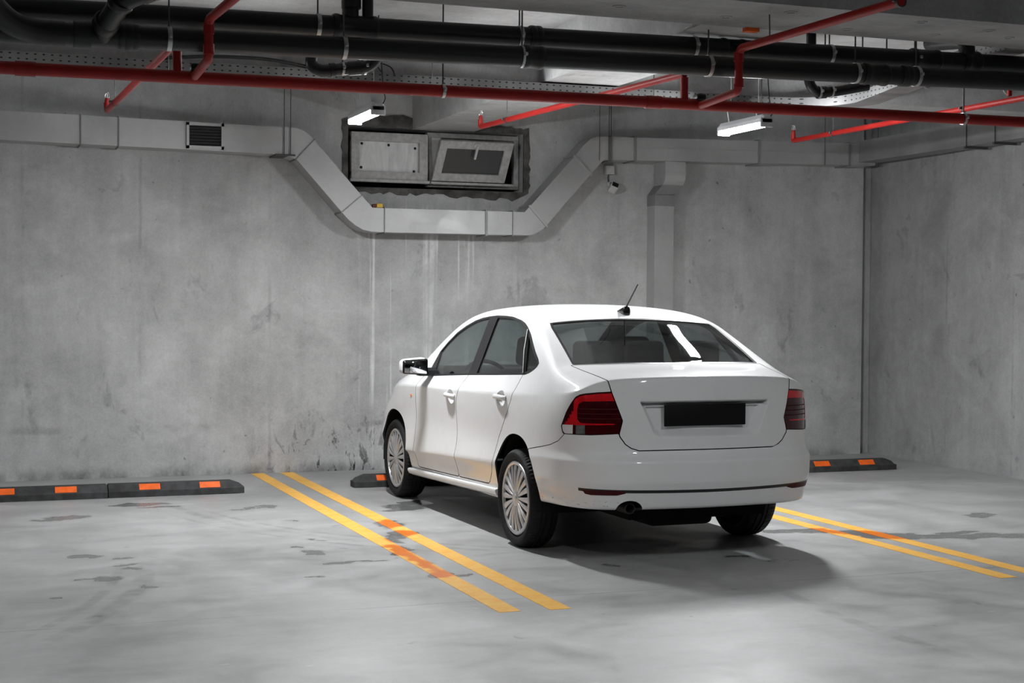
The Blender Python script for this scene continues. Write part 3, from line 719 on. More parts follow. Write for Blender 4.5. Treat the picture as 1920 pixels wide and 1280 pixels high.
        for (x,y,z) in m.V:
            t=(x+.095)/.19      # 0 outboard .. 1 inboard
            V.append((x,y*(.55+.45*(1-abs(2*t-1)**3)) if y>0 else y, z*(.78+.22*min(1,t*2.2))+.006*(t-.5)))
        m.V=[((.935-v[0])*s if s>0 else -(.935-v[0]),1.735+v[1],1.030+v[2]) for v in V]
        mir=m.build('door_mirror',M['paint'],car,ang=50)
        r=MB(); r.bbox(-.0925,.092,-.066,-.045,-.058,.058,.014,3); r.V=[(s*(.935-v[0]),1.735+v[1],1.028+v[2]*(.80+.2*min(1,(v[0]+.095)/.09))) for v in r.V]; r.build('mirror_bezel',M['gloss'],mir)
        r=MB(); r.bbox(-.083,.083,-.0695,-.060,-.049,.050,.004,2); r.V=[(s*(.935-v[0]),1.735+v[1],1.028+v[2]*(.80+.2*min(1,(v[0]+.095)/.09))) for v in r.V]; r.build('mirror_glass',M['mirr'],mir)
        r=MB(); r.prism([(1.68,.968),(1.79,.965),(1.80,1.0),(1.745,1.02),(1.69,1.0)],'x',s*.765,s*.87); r.bbox(min(s*.77,s*.9),max(s*.77,s*.9),1.69,1.78,.962,.985,.008); r.build('mirror_foot',M['trimblk'],mir)
    # antenna
    r=MB(); V=[];F=[]
    bm=MB(); bm.bbox(-.026,.026,.165,.315,1.405,1.452,.018,4)
    bm.V=[(x*(.55+.45*(1-max(0,(y-.2)/.115)**1.5)),y,z if z<1.43 else 1.43+(z-1.43)*(1.9-(y-.165)/.15*1.7)) for x,y,z in bm.V]
    an=bm.build('roof_antenna',M['gloss'],car,label='black roof antenna')
    MB().tube([(0,.195,1.44),(0,.185,1.462),(0,.02,1.604)],.006,10,rs=[.012,.0055,.0042]).build('antenna_rod',M['trimblk'],an)
    # wheels
    for s in (-1,1):
        build_wheel(car,s,-.008,.826,False); build_wheel(car,s,2.545,.812,True)
    # underbody
    m=MB(); m.box(-.70,.70,.36,2.14,.235,.27); m.box(-.44,.44,-.80,3.05,.25,.30); m.bbox(-.30,.12,-.78,-.35,.20,.30,.04,3); m.tube([(-.70,0,.29),(.70,0,.29)],.035,10); m.tube([(-.70,2.545,.29),(.70,2.545,.29)],.03,10); m.bbox(.18,.30,-.62,-.55,.215,.33,.02); m.build('underbody',M['black'],car)
    # cabin
    m=MB(); m.box(-.68,.68,-.1,2.3,.34,.36); m.bbox(-.70,.70,-.42,-.12,1.035,1.060,.008); m.build('cabin_floor',M['dark_in'],car)
    for x in (-.36,.36):
        R=Matrix.Translation((0,1.05,.5))@Matrix.Rotation(math.radians(16),4,'X')@Matrix.Translation((0,-1.05,-.5))
        m=MB(); m.bbox(x-.25,x+.25,1.05,1.52,.42,.56,.05,3); m.bbox(x-.24,x+.24,.99,1.11,.50,1.06,.055,4,R)
        st=m.build('front_seat',M['fabric'],car)
        m=MB(); m.bbox(x-.125,x+.125,1.0,1.09,1.09,1.29,.04,4,R); 
        for q in (-.06,.06): m.tube([R@Vector((x+q,1.045,1.0)),R@Vector((x+q,1.045,1.12))],.008,8)
        m.build('headrest',M['fabric'],st)
    R=Matrix.Translation((0,.0,.5))@Matrix.Rotation(math.radians(20),4,'X')@Matrix.Translation((0,0,-.5))
    m=MB(); m.bbox(-.66,.66,.02,.50,.40,.55,.05,3); m.bbox(-.66,.66,-.03,.10,.50,1.10,.05,4,R); st=m.build('rear_bench',M['fabric'],car)
    for x in (-.37,-.02,.37):
        m=MB(); m.bbox(x-.125,x+.125,-.035,.055,1.08,1.235,.035,4,Matrix.Translation((0,-.13,.02))); m.build('headrest',M['fabric'],st)
    m=MB(); m.bbox(-.72,.72,1.86,2.36,.70,.955,.05,3); m.bbox(-.60,-.18,1.86,2.10,.90,1.02,.03,3); m.bbox(-.74,.74,2.05,2.40,.90,.995,.03,3); dsh=m.build('dashboard',M['dark_in'],car)
    bmh=bmesh.new(); 
    th=MB(); ring=[]
    for i in range(33):
        a=2*PI*i/32; ring.append((-.38+.18*math.cos(a),1.72+.18*math.sin(a)*.42,.90+.18*math.sin(a)*.9))
    th.tube(ring,.015,8,False); th.bbox(-.46,-.30,1.72,1.78,.86,.94,.03,3); th.tube([(-.55,1.72,.90),(-.21,1.72,.90)],.014,8); th.build('steering_wheel',M['gloss'],dsh); bmh.free()
    m=MB(); V=[];
    m.bbox(-.66,.66,.30,1.50,1.385,1.40,.005,1); m.V=[(x*(.86),y,z+.02*(1-(x/.66)**2)+.02*(1-((y-.9)/.6)**2)-.015) for x,y,z in m.V]; m.build('headlining',M['head'],car)
    m=MB(); m.bbox(-.15,.15,-.40,-.345,1.06,1.105,.015,3); m.build('high_brake_lamp',M['trimblk'],car)
    m=MB(); m.bbox(-.055,.055,1.60,1.63,1.305,1.365,.02,3); m.build('interior_mirror',M['gloss'],car)
    return car
# ---------------------------------------------------------------- the place
D=13.15; ZS=3.025; ZC=3.37
def top_at(x,y):
    """underside of whatever concrete is overhead"""
    if 3.93<x<4.50 or 10.02<y<10.46 or 6.93<y<7.61: return ZS-.001
    return ZC-.001
def build_room():
    st=dict(kind='structure')
    m=MB(); g=.016; gx=[-9.]+[.2+g*i for i in range(440)]+[9.2]; gy=[-8.]+[7.5+g*i for i in range(255)]+[D+.4]
    nx,ny=len(gx),len(gy); V=[(x,y,0.) for y in gy for x in gx]; F=[(j*nx+i,j*nx+i+1,(j+1)*nx+i+1,(j+1)*nx+i) for j in range(ny-1) for i in range(nx-1)]
    k=len(V); V+=[(-9,-8,-.2),(9.2,-8,-.2),(9.2,D+.4,-.2),(-9,D+.4,-.2)]; F+=[(k+3,k+2,k+1,k)]
    me=bpy.data.meshes.new('floor'); me.from_pydata(V,[],F); me.materials.append(M['floor']); fl=bpy.data.objects.new('floor',me); C.objects.link(fl); tag(fl,kind='structure'); set_damp(fl)
    # back wall with the window opening and the corner rebate
    wx0,wx1,wz0,wz1=3.345,4.995,2.50,3.03
    xe=8.63
    m=MB()
    m.box(-9,wx0,D,D+.25,0,ZC); m.box(wx1,xe,D,D+.25,0,ZC); m.box(wx0,wx1,D,D+.25,0,wz0); m.box(wx0,wx1,D,D+.25,wz1,ZC); m.box(xe,9.0,D+.10,D+.25,0,ZC)
    wb=m.build('wall_back',M['wall'],**st)
    # rough mortar border round the opening
    rr=random.Random(5); out=[]; 
    def rag(x0,z0,x1,z1,n,a):
        for i in range(n):
            t=i/n; out.append((x0+(x1-x0)*t+rr.uniform(-a,a),z0+(z1-z0)*t+rr.uniform(-a,a)))
    rag(3.30,2.46,4.95,2.43,34,.018); rag(5.05,2.48,5.06,3.0,14,.012); rag(5.04,3.08,4.52,3.10,12,.010); rag(4.45,3.10,3.95,3.10,12,.010); rag(3.85,3.14,3.33,3.11,12,.018); rag(3.29,3.08,3.29,2.52,14,.012)
    V=[];F=[]; hole=[(wx0,wz0),(wx1,wz0),(wx1,wz1),(wx0,wz1)]
    bm=bmesh.new(); 
    from mathutils.geometry import delaunay_2d_cdt
    pts=[Vector(p) for p in out]+[Vector(p) for p in hole]; no=len(out)
    ed=[(i,(i+1)%no) for i in range(no)]+[(no+i,no+(i+1)%4) for i in range(4)]
    r=delaunay_2d_cdt(pts,ed,[],0,1e-5)
    vv,ff=r[0],r[2]
    keep=[]
    for f in ff:
        cx=sum(vv[i].x for i in f)/3; cz=sum(vv[i].y for i in f)/3
        inp=poly_sd(np.array([cx]),np.array([cz]),out)[0]>0; inh=(wx0<cx<wx1 and wz0<cz<wz1)
        if inp and not inh: keep.append(tuple(f))
    n=len(vv); V=[(v.x,D-.012,v.y) for v in vv]+[(v.x,D+.01,v.y) for v in vv]
    F=keep+[tuple(n+i for i in f[::-1]) for f in keep]
    cnt={}
    for f in keep:
        for a,b in zip(f,f[1:]+f[:1]): cnt[(min(a,b),max(a,b))]=cnt.get((min(a,b),max(a,b)),0)+1
    F+=[(a,b,b+n,a+n) for (a,b),c in cnt.items() if c==1]; bm.free()
    m=MB(); m.add(V,F); m.build('mortar_patch',M['mortar'],wb)
    # light well behind the opening
    m=MB(); m.box(wx0-.3,wx1+.3,D+.75,D+.80,2.2,3.37); m.box(wx0-.3,wx0-.25,D+.25,D+.8,2.2,3.37); m.box(wx1+.25,wx1+.3,D+.25,D+.8,2.2,3.37); m.box(wx0-.3,wx1+.3,D+.25,D+.8,2.2,2.25); m.build('light_well',M['walld'],wb)
    # right wall, slightly out of square
    xr=lambda y: 8.78-.045*(D-y)
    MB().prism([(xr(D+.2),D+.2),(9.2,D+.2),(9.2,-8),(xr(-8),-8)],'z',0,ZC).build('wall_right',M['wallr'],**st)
    MB().box(-9.2,-9,-8,D+.25,0,ZC).build('wall_left',M['walld'],**st)
    MB().box(-9,9.2,-8.2,-8,0,ZC).build('wall_front',M['walld'],**st)
    ce=MB().box(-9.2,9.2,-8.2,D+.4,ZC,ZC+.2).build('ceiling',M['slab'],**st)
    # far beam with form-tie rings, near beam, cross beam
    m=MB(); m.box(-9,8.7,10.03,10.45,ZS,ZC+.01)
    for x in (.12,.40,1.9,2.35,2.85,3.25,6.85,7.15,7.9,-1.2):
        m.lathe([(10.03,.030),(10.022,.032),(10.022,.042),(10.03,.044)],'y',(x,0,3.19+.01*math.sin(x*9)),20)
        m.lathe([(10.03,.0),(10.024,.0),(10.024,.006),(10.03,.007)],'y',(x,0,3.19+.01*math.sin(x*9)),8)
    m.build('beam',M['beam2'],ce)
    m=MB(); m.box(-9,8.5,6.94,7.60,ZS,ZC+.01)
    for x,y in ((3.95,7.35),(4.6,7.2),(4.75,7.42),(5.0,7.08),(5.3,7.38),(5.5,7.15),(4.2,7.1),(3.3,7.3),(5.75,7.3),(2.4,7.2)):
        m.lathe([(ZS,.020),(ZS-.004,.022),(ZS-.004,.034),(ZS,.036)],'z',(x,y,0),16)
    m.build('beam',M['beam'],ce)
    m=MB(); m.box(3.934,4.497,7.59,10.04,ZS+.001,ZC+.01); m.box(3.934,4.497,10.44,D+.01,ZS+.001,ZC+.01); m.build('beam',M['beam2'],ce)
    # orange foam left in the formwork joint
    MB().bbox(4.20,4.285,7.575,7.625,ZS-.022,ZS+.006,.006).build('foam_filler',M['orange'],ce)
def wheel_stop(x0,x1,yf,label,offs,tl=1,tr=1):
    t=empty('wheel_stop',((x0+x1)/2,yf+.08,0),label,'wheel stop','rubber wheel stops along the back wall')
    sec=[(0,0),(0,.046),(.052,.100),(.115,.100),(.155,.055),(.155,0)]
    ins=[0,0,.085,.085,.045,.045]; V=[];F=[]
    sta=([(x0,1.),(x0+.03,.5),(x0+.10,0.)] if tl else [(x0,.12),(x0+.008,0.)])+([(x1-.10,0.),(x1-.03,.5),(x1,1.)] if tr else [(x1-.008,0.),(x1,.12)])
    m=MB()
    # body: straight middle plus bevelled ends
    def ring(x,k):
        out=[]
        for (y,z) in sec:
            yy=yf+.0775+(y-.0775)*(1-.22*k); zz=z if z<=.05 else .05+(z-.05)*(1-k)
            out.append((x,yy,zz if z>0 else 0.))
        return out
    n=len(sec); R=[ring(x,k) for x,k in sta]
    for r in R: V+=r
    for i in range(len(R)-1):
        for j in range(n): F.append((i*n+j,i*n+(j+1)%n,(i+1)*n+(j+1)%n,(i+1)*n+j))
    F.append(tuple(range(n))); F.append(tuple((len(R)-1)*n+j for j in range(n)))
    m.add(V,F); b=m.build('rubber_block',M['rubber'],t,ang=25)
    sl=Vector((0,.052,.054)).normalized(); nrm=Vector((0,-.054,.052)).normalized()
    for xa in offs:
        m=MB(); p0=Vector((xa-.078,yf,.046))+sl*.010; w=.156; h=.056
        c=[p0,p0+Vector((w,0,0)),p0+Vector((w,0,0))+sl*h,p0+sl*h]
        V=[q-nrm*.004 for q in c]+[q+nrm*.0025 for q in c]
        m.add(V,[(0,1,2,3),(4,7,6,5),(0,4,5,1),(1,5,6,2),(2,6,7,3),(3,7,4,0)]); m.build('reflector',M['orange'],t,label='orange reflector panel')
def build_floor_things():
    wheel_stop(.14,1.163,11.795,'black rubber wheel stop at the left edge of the left bay',(.42,.862),1,0)
    wheel_stop(1.170,2.195,11.805,'black rubber wheel stop ending just left of the yellow lines',(1.476,1.93),0,1)
    wheel_stop(3.085,4.11,11.866,"black rubber wheel stop touching the white car's front left tyre",(3.35,3.80),1,0)
    wheel_stop(7.09,8.118,11.765,'black rubber wheel stop in the right-hand corner of the garage',(7.342,7.805),0,1)
    for x,y0,lab in ((2.552,6.86,'outer yellow line of the pair left of the white car'),(2.806,6.84,'yellow line nearest the left side of the white car'),(5.457,6.86,'yellow line nearest the right side of the white car'),(5.688,6.84,'outer yellow line of the pair right of the white car')):
        V=[];F=[]; rr=random.Random(int(x*100)); n=320
        cs=[-.056,-.028,0,.028,.056]; nc=5
        for i in range(n+1):
            y=y0+(D-.01-y0)*i/n; jl,jr=rr.uniform(-.002,.002),rr.uniform(-.002,.002)
            for c_ in cs: V.append((x+c_+(jl if c_<-.05 else jr if c_>.05 else 0),y,.0018))
        b=len(V); V+=[(v[0],v[1],.0) for v in V]
        for i in range(n):
            for c_ in range(nc-1): q=i*nc+c_; F.append((q,q+1,q+nc+1,q+nc))
            q=i*nc; F.append((q,q+nc,b+q+nc,b+q)); q+=nc-1; F.append((q,b+q,b+q+nc,q+nc))
        for q in range(nc-1): F.append((q,b+q,b+q+1,q+1)); e=n*nc+q; F.append((e,e+1,b+e+1,b+e))
        o=MB().add(V,F).build('parking_line',M['line'],loc=(x,(y0+D)/2,0)); set_damp(o); tag(o,lab,'parking line','painted yellow bay lines')
def build_ducts():
    y0,y1=12.90,D-.004
    d=empty('ventilation_duct',(4.4,D,2.1),'galvanised air duct running along the back wall and dipping under the windows','duct')
    # outline points of the run, top and bottom edge (x,z)
    def seg(name,poly,mat='galv'):
        return MB().prism(poly,'y',y0,y1).build(name,M[mat],d,ang=30)
    def arc(cx,cz,r,a0,a1,n=8): return [(cx+r*math.cos(math.radians(a0+(a1-a0)*i/n)),cz+r*math.sin(math.radians(a0+(a1-a0)*i/n))) for i in range(n+1)]
    zt=lambda x: 2.998-.0118*x          # left run falls slightly
    hb=.232
    def flange_v(x,zb,zt_,w=.014): 
        MB().box(x-w/2,x+w/2,y0-.012,y1,zb-.012,zt_+.012).build('duct_flange',M['galvd'],d)
    xs=[-6.,-3.6,-1.2,1.06,1.36,1.90]
    for a,b in zip(xs,xs[1:]): seg('duct_section',[(a,zt(a)-hb),(b,zt(b)-hb),(b,zt(b)),(a,zt(a))])
    seg('duct_section',[(1.90,zt(1.9)-hb),(2.72,zt(2.72)-hb),(2.72,zt(2.72)),(1.90,zt(1.9))])
    for x in (-3.6,-1.2,1.06,1.36): flange_v(x,zt(x)-hb,zt(x),.008)
    # elbow 1: outer corner rounded
    T0=(2.72,zt(2.72)); B0=(2.72,zt(2.72)-hb)
    seg('duct_elbow',[B0,(2.735,B0[1]-.002),(2.832,2.700),(2.985,2.868),(2.95,2.905),(2.90,2.942),(2.84,2.962),T0])
    seg('duct_section',[(2.832,2.700),(3.232,2.258),(3.405,2.408),(2.985,2.868)])
    seg('duct_elbow',[(3.232,2.258),(3.29,2.196),(3.35,2.150),(3.42,2.112),(3.50,2.097),(3.612,2.095),(3.612,2.304),(3.502,2.306),(3.405,2.408)])
    for a,b in (((2.832,2.700),(2.985,2.868)),((3.232,2.258),(3.405,2.408))):
        q=Vector((b[0]-a[0],b[1]-a[1])).normalized(); n_=Vector((q.y,-q.x))*.004
        p=[(a[0]-q.x*.010-n_.x,a[1]-q.y*.010-n_.y),(b[0]+q.x*.010-n_.x,b[1]+q.y*.010-n_.y),(b[0]+q.x*.010+n_.x,b[1]+q.y*.010+n_.y),(a[0]-q.x*.010+n_.x,a[1]-q.y*.010+n_.y)]
        MB().prism(p,'y',y0-.008,y1).build('duct_flange',M['galvd'],d)
    seg('duct_section',[(3.612,2.095),(4.55,2.096),(4.55,2.304),(3.612,2.304)])
    seg('duct_section',[(4.55,2.094),(4.80,2.097),(4.80,2.304),(4.55,2.304)])
    seg('duct_elbow',[(4.80,2.097),(4.95,2.097),(5.01,2.108),(5.07,2.140),(5.125,2.185),(4.965,2.355),(4.915,2.304),(4.80,2.304)])
    seg('duct_section',[(5.125,2.185),(5.555,2.665),(5.398,2.822),(4.965,2.355)])
    seg('duct_elbow',[(5.555,2.665),(5.69,2.803),(5.70,2.805),(5.70,3.015),(5.62,3.012),(5.55,2.985),(5.48,2.92),(5.398,2.822)])
    for a,b,w in (((5.125,2.185),(4.965,2.355),.009),((5.555,2.665),(5.398,2.822),.009)):
        q=Vector((b[0]-a[0],b[1]-a[1])).normalized(); n_=Vector((q.y,-q.x))*w
        p=[(a[0]-q.x*.014-n_.x,a[1]-q.y*.014-n_.y),(b[0]+q.x*.014-n_.x,b[1]+q.y*.014-n_.y),(b[0]+q.x*.014+n_.x,b[1]+q.y*.014+n_.y),(a[0]-q.x*.014+n_.x,a[1]-q.y*.014+n_.y)]
        MB().prism(p,'y',y0-.014,y1).build('duct_flange',M['galv'],d)
    z2=lambda x: 2.805+.019*(x-5.70)
    xs=[5.70,5.98,7.30,8.30]
    for a,b in zip(xs,xs[1:]):
        m=MB(); m.prism([(a,z2(a)),(b,z2(b)),(b,z2(b)+.210),(a,z2(a)+.210)],'y',y0,y1)
        if a>5.9: m.prism([(a,z2(a)+.112),(b,z2(b)+.112),(b,z2(b)+.117),(a,z2(a)+.117)],'y',y0-.004,y0+.01)
        m.build('duct_section',M['galv'],d)
    seg('duct_section',[(8.30,z2(8.3)),(8.60,z2(8.6)),(8.60,z2(8.6)+.21),(8.30,z2(8.3)+.21)])
    for x,zb,zt_ in ((4.55,2.096,2.304),(5.765,z2(5.76),z2(5.76)+.21),(6.0,z2(6),z2(6)+.21),(7.30,z2(7.3),z2(7.3)+.21),(8.30,z2(8.3),z2(8.3)+.21)): flange_v(x,zb,zt_,.02)
    flange_v(4.80,2.097,2.304,.006); flange_v(3.612,2.095,2.304,.005)
    # grille
    g=MB(); gx0,gx1,gz0,gz1=1.905,2.215,2.762,2.985
    gz0=zt(2.05)-hb+.01; gz1=zt(2.05)-.005
    g.box(gx0,gx1,y0-.022,y0,gz0,gz0+.025); g.box(gx0,gx1,y0-.022,y0,gz1-.025,gz1); g.box(gx0,gx0+.022,y0-.022,y0,gz0,gz1); g.box(gx1-.022,gx1,y0-.022,y0,gz0,gz1)
    gg=g.build('air_grille',M['galv'],d,label='grille with dark slats')
    g=MB(); g.box(gx0+.02,gx1-.02,y0-.006,y0-.001,gz0+.02,gz1-.02)
    for k in range(7):
        zc=gz0+.035+k*(gz1-gz0-.07)/6; g.box(-.13,.13,-.008,.008,-.002,.002,Matrix.Translation(((gx0+gx1)/2,y0-.012,zc))@Matrix.Rotation(math.radians(35),4,'X'))
    g.build('slats',M['darkgrey'],gg)
    # drop rods
    def rod(x,y,za,zb,par,r=.0035): MB().tube([(x,y,za),(x,y,zb)],r,6).build('hanger_rod',M['rod'],par)
    for x in (2.725,2.780): rod(x,y0-.012,2.735,ZC-.001,d)
    MB().box(2.65,2.82,y0-.02,y1,2.722,2.736).build('hanger_bar',M['rod'],d)
    for x in (5.64,5.735,5.755): rod(x,y0-.012,z2(5.7)-.01,ZC-.001,d,.0045 if x>5.7 else .003)
    for x in (8.02,8.62): rod(x,y0-.012,2.84,ZC-.001,d)
    # vertical branch
    v=empty('vertical_duct',(6.36,D,0),'galvanised vertical duct dropping down the wall behind the car roof','duct')
    sx0,sx1=6.315,6.525
    # S-bend: pulls back to the wall
    pr=[(12.90,2.812),(12.90,2.76),(12.905,2.72),(12.93,2.66),(12.96,2.61),(12.985,2.585),(12.99,2.58)]
    V=[];F=[]
    path=[(y0,2.815),(y0,2.70),(y0+.01,2.655),(y0+.03,2.62),(y0+.055,2.59)]
    m=MB(); m.prism([(y0,2.815),(y0-.006,2.70),(y0+.006,2.655),(y0+.025,2.625),(y0+.05,2.60),(y1,2.60),(y1,2.815)],'x',sx0,sx1); m.build('duct_elbow',M['galv'],v)
    V=[(sx0,y0+.05,2.60),(sx1,y0+.05,2.60),(sx1,y1,2.60),(sx0,y1,2.60),(6.246,y0+.09,2.505),(6.452,y0+.09,2.505),(6.452,y1,2.505),(6.246,y1,2.505)]
    MB().add(V,[(0,1,2,3),(4,7,6,5),(0,4,5,1),(1,5,6,2),(2,6,7,3),(3,7,4,0)]).build('duct_transition',M['galvd'],v)
    MB().box(6.246,6.452,y0+.075,y1,2.405,2.506).build('duct_collar',M['galvd'],v)
    MB().box(6.250,6.448,y0+.085,y1,.28,2.405).build('duct_section',M['galv'],v)
    MB().box(sx0-.006,sx1+.006,y0-.012,y1,2.70,2.712).build('duct_flange',M['galv'],v)
    # duct along the right wall
    r=empty('side_wall_duct',(8.5,11,2.88),'grey air duct running along the right wall towards the camera','duct')
    ys=[12.9,11.75,10.55,9.3,8.0,6.5]
    for a,b in zip(ys,ys[1:]):
        MB().box(8.41,8.62-.045*(D-a)*.3,b,a,2.884,3.09).build('duct_section',M['galvd'],r)
    for yy in (11.21,10.82): rod(8.40,yy,2.86,ZC-.001,r,.004)
    for yy in (11.21,10.82): MB().box(8.385,8.62,yy-.012,yy+.012,2.862,2.882).build('hanger_bar',M['rod'],r)
    # packet
    p=empty('crushed_packet',(3.553,12.93,2.304),'small yellow packet with a dark red end lying on the dipped duct','packet')
    MB().bbox(3.545,3.600,12.905,12.965,2.306,2.345,.008).build('packet_body',M['yellow'],p); MB().bbox(3.508,3.547,12.91,12.96,2.306,2.340,.008).build('packet_end',M['maroon'],p,label='dark red end')
def build_windows():
    # left window: closed, frosted
    def frame(x0,x1,z0,z1,w,y,dep):
        m=MB(); m.bbox(x0,x1,y,y+dep,z0,z0+w,.006); m.bbox(x0,x1,y,y+dep,z1-w,z1,.006); m.bbox(x0,x0+w,y+.001,y+dep,z0+w*.5,z1-w*.5,.004); m.bbox(x1-w,x1,y+.001,y+dep,z0+w*.5,z1-w*.5,.004); return m
    y=D-.02
    a=frame(3.372,4.075,2.565,2.985,.078,y,.07); f=a.build('window_1',M['frame'],kind='structure')
    MB().box(3.44,4.01,y+.035,y+.045,2.635,2.912).build('pane',M['frost'],f,label='frosted pale pane')
    MB().bbox(3.36,4.09,y-.02,y+.05,2.545,2.572,.006).build('sill',M['frame'],f)
    m=MB()
    for x,z in ((3.475,2.885),(3.72,2.88),(3.965,2.86),(3.47,2.675),(3.955,2.655)): m.lathe([(y+.036,.0),(y+.030,.010),(y+.036,.013)],'y',(x,0,z),10)
    m.build('fixing_screw',M['black'],f)
    # right window: outer frame with bottom-hung sash tilted into the room
    b=frame(4.105,4.985,2.53,3.02,.045,D+.10,.07); f2=b.build('window_2',M['frame'],kind='structure')
    MB().box(4.15,4.24,D+.115,D+.125,2.57,2.975).build('side_light',M['frost'],f2,label='pale strip beside the open sash')
    MB().bbox(4.10,4.88,D-.04,D+.06,2.545,2.568,.006).build('sill',M['frame'],f2)
    z0=2.572; R=Matrix.Translation((0,D-.035,z0))@Matrix.Rotation(math.radians(20),4,'X')@Matrix.Rotation(math.radians(.0),4,'Z')
    m=MB(); x0,x1,h,w,dp=4.108,4.80,.375,.074,.06
    sh=Matrix(((1,0,.125,0),(0,1,0,0),(0,0,1,0),(0,0,0,1)))
    R=R@sh
    for q in ((x0,x1,0,w),(x0,x1,h-w,h)): m.bbox(q[0],q[1],0,dp,q[2],q[3],.008,2,R)
    for q in ((x0,x0+w),(x1-w,x1)): m.bbox(q[0],q[1],.001,dp,w*.4,h-w*.4,.005,2,R)
    s=m.build('sash',M['frame'],f2,label='open sash tilted into the room')
    MB().box(x0+w-.01,x1-w+.01,.028,.036,w-.01,h-w+.01,R).build('sash_pane',M['dpane'],s)
    m=MB(); m.bbox(4.42,4.48,-.018,.002,h-w+.018,h-w+.058,.008,2,R); m.bbox(4.442,4.465,-.028,-.012,h-w-.085,h-w+.045,.006,2,R); m.build('sash_handle',M['white'],s)
def lamp(x,ya,yb,z,label,kd='wall',rod_top=ZC-.001,group='tubular garage lights'):
    t=empty('ceiling_lamp',(x,(ya+yb)/2,z),label,'lamp',group)
    m=MB(); w=.050
    sec=[(-w,0),(-w*1.0,.026),(-w*.6,.055),(w*.6,.055),(w*1.0,.026),(w,0)]
    V=[];F=[]; sta=[(ya-.02,.75),(ya,1),(yb,1),(yb+.02,.75)]
    for y,k in sta:
        for u,v in sec: V.append((x+u*k,y,z+.018+v*k))
    n=len(sec)
    for i in range(3):
        for j in range(n): F.append((i*n+j,i*n+(j+1)%n,(i+1)*n+(j+1)%n,(i+1)*n+j))
    F.append(tuple(range(n))); F.append(tuple(3*n+j for j in range(n)))
    m.add(V,F); m.build('housing',M['lamp'],t,ang=30)
    dp,wr=(.006,0) if kd=='rear' else (.024,5)
    sec=[(.88*w*math.cos(math.radians(-wr+(180+2*wr)*i/8)),-dp*math.sin(math.radians(-wr+(180+2*wr)*i/8))) for i in range(9)]; n=len(sec); V=[];F=[]
    for y in (ya,yb):
        for u,v in sec: V.append((x+u,y,z+.012+v))
    for j in range(n-1): F.append((j,j+1,n+j+1,n+j))
    e=w*.96; V+=[(x+e,ya,z+.019),(x-e,ya,z+.019),(x-e,yb,z+.019),(x+e,yb,z+.019)]; F.append((2*n,2*n+3,2*n+2,2*n+1))
    MB().add(V,F).build('diffuser',M['lampem_'+kd],t,ang=40)
    for ye,yo in ((ya,ya-.02),(yb,yb+.02)):
        MB().bbox(x-w*1.0,x+w*1.0,min(ye,yo),max(ye,yo)+.0,z+.012-dp-.004,z+.05,.008,2).build('end_cap',M['lamp'],t)
    for yy in (ya+.10,yb-.10):
        m=MB(); m.prism([(x-.012,z+.05),(x+.012,z+.05),(x+.030,z+.15),(x-.030,z+.15)],'y',yy-.008,yy+.008)
        m.tube([(x,yy,z+.14),(x,yy,top_at(x,yy))],.004,6); m.build('hanger',M['lamp'],t)
    MB().tube(bend([(x+.02,ya+.0,z+.04),(x+.05,ya-.02,z+.09),(x+.045,ya+.03,z+.16),(x+.02,ya+.06,top_at(x,ya+.06))],.04,5),.004,6).build('supply_cable',M['trimblk'],t)
def build_lamps():
    lamp(2.677,9.74,10.32,2.722,'lit tubular lamp hanging above the left window','row')
    lamp(5.332,9.33,9.93,2.722,'lit tubular lamp hanging above the duct right of the windows','row')
    for x,y,k,lab in ((.0,9.9,'left','lit lamp under the far beam beyond the left edge'),(1.3,4.9,'rear','unseen lamp added over the aisle left of the camera'),(4.3,4.9,'rear','unseen lamp added over the aisle right of the camera'),(-2.2,4.9,'rear','unseen lamp added over the aisle at the far left')):  # aisle lamps are unseen, added to light the foreground floor and car rear
        lamp(x,y-.32,y+.32,2.722,lab,k)
def clampring(m,p,axis,r,w=.022,t=.004):
    x,y,z=p
    if axis=='x': m.lathe([(x-w/2,r),(x-w/2,r+t),(x+w/2,r+t),(x+w/2,r)],'x',(0,y,z),24,True)
    else: m.lathe([(y-w/2,r),(y-w/2,r+t),(y+w/2,r+t),(y+w/2,r)],'y',(x,0,z),24,True)
    m.bbox(x-.008 if axis=='x' else x-r-.02,x+.008 if axis=='x' else x-r+.002,(y-r-.022) if axis=='x' else y-.008,(y-r+.002) if axis=='x' else y+.008,z-.004,z+.014,.003,1)
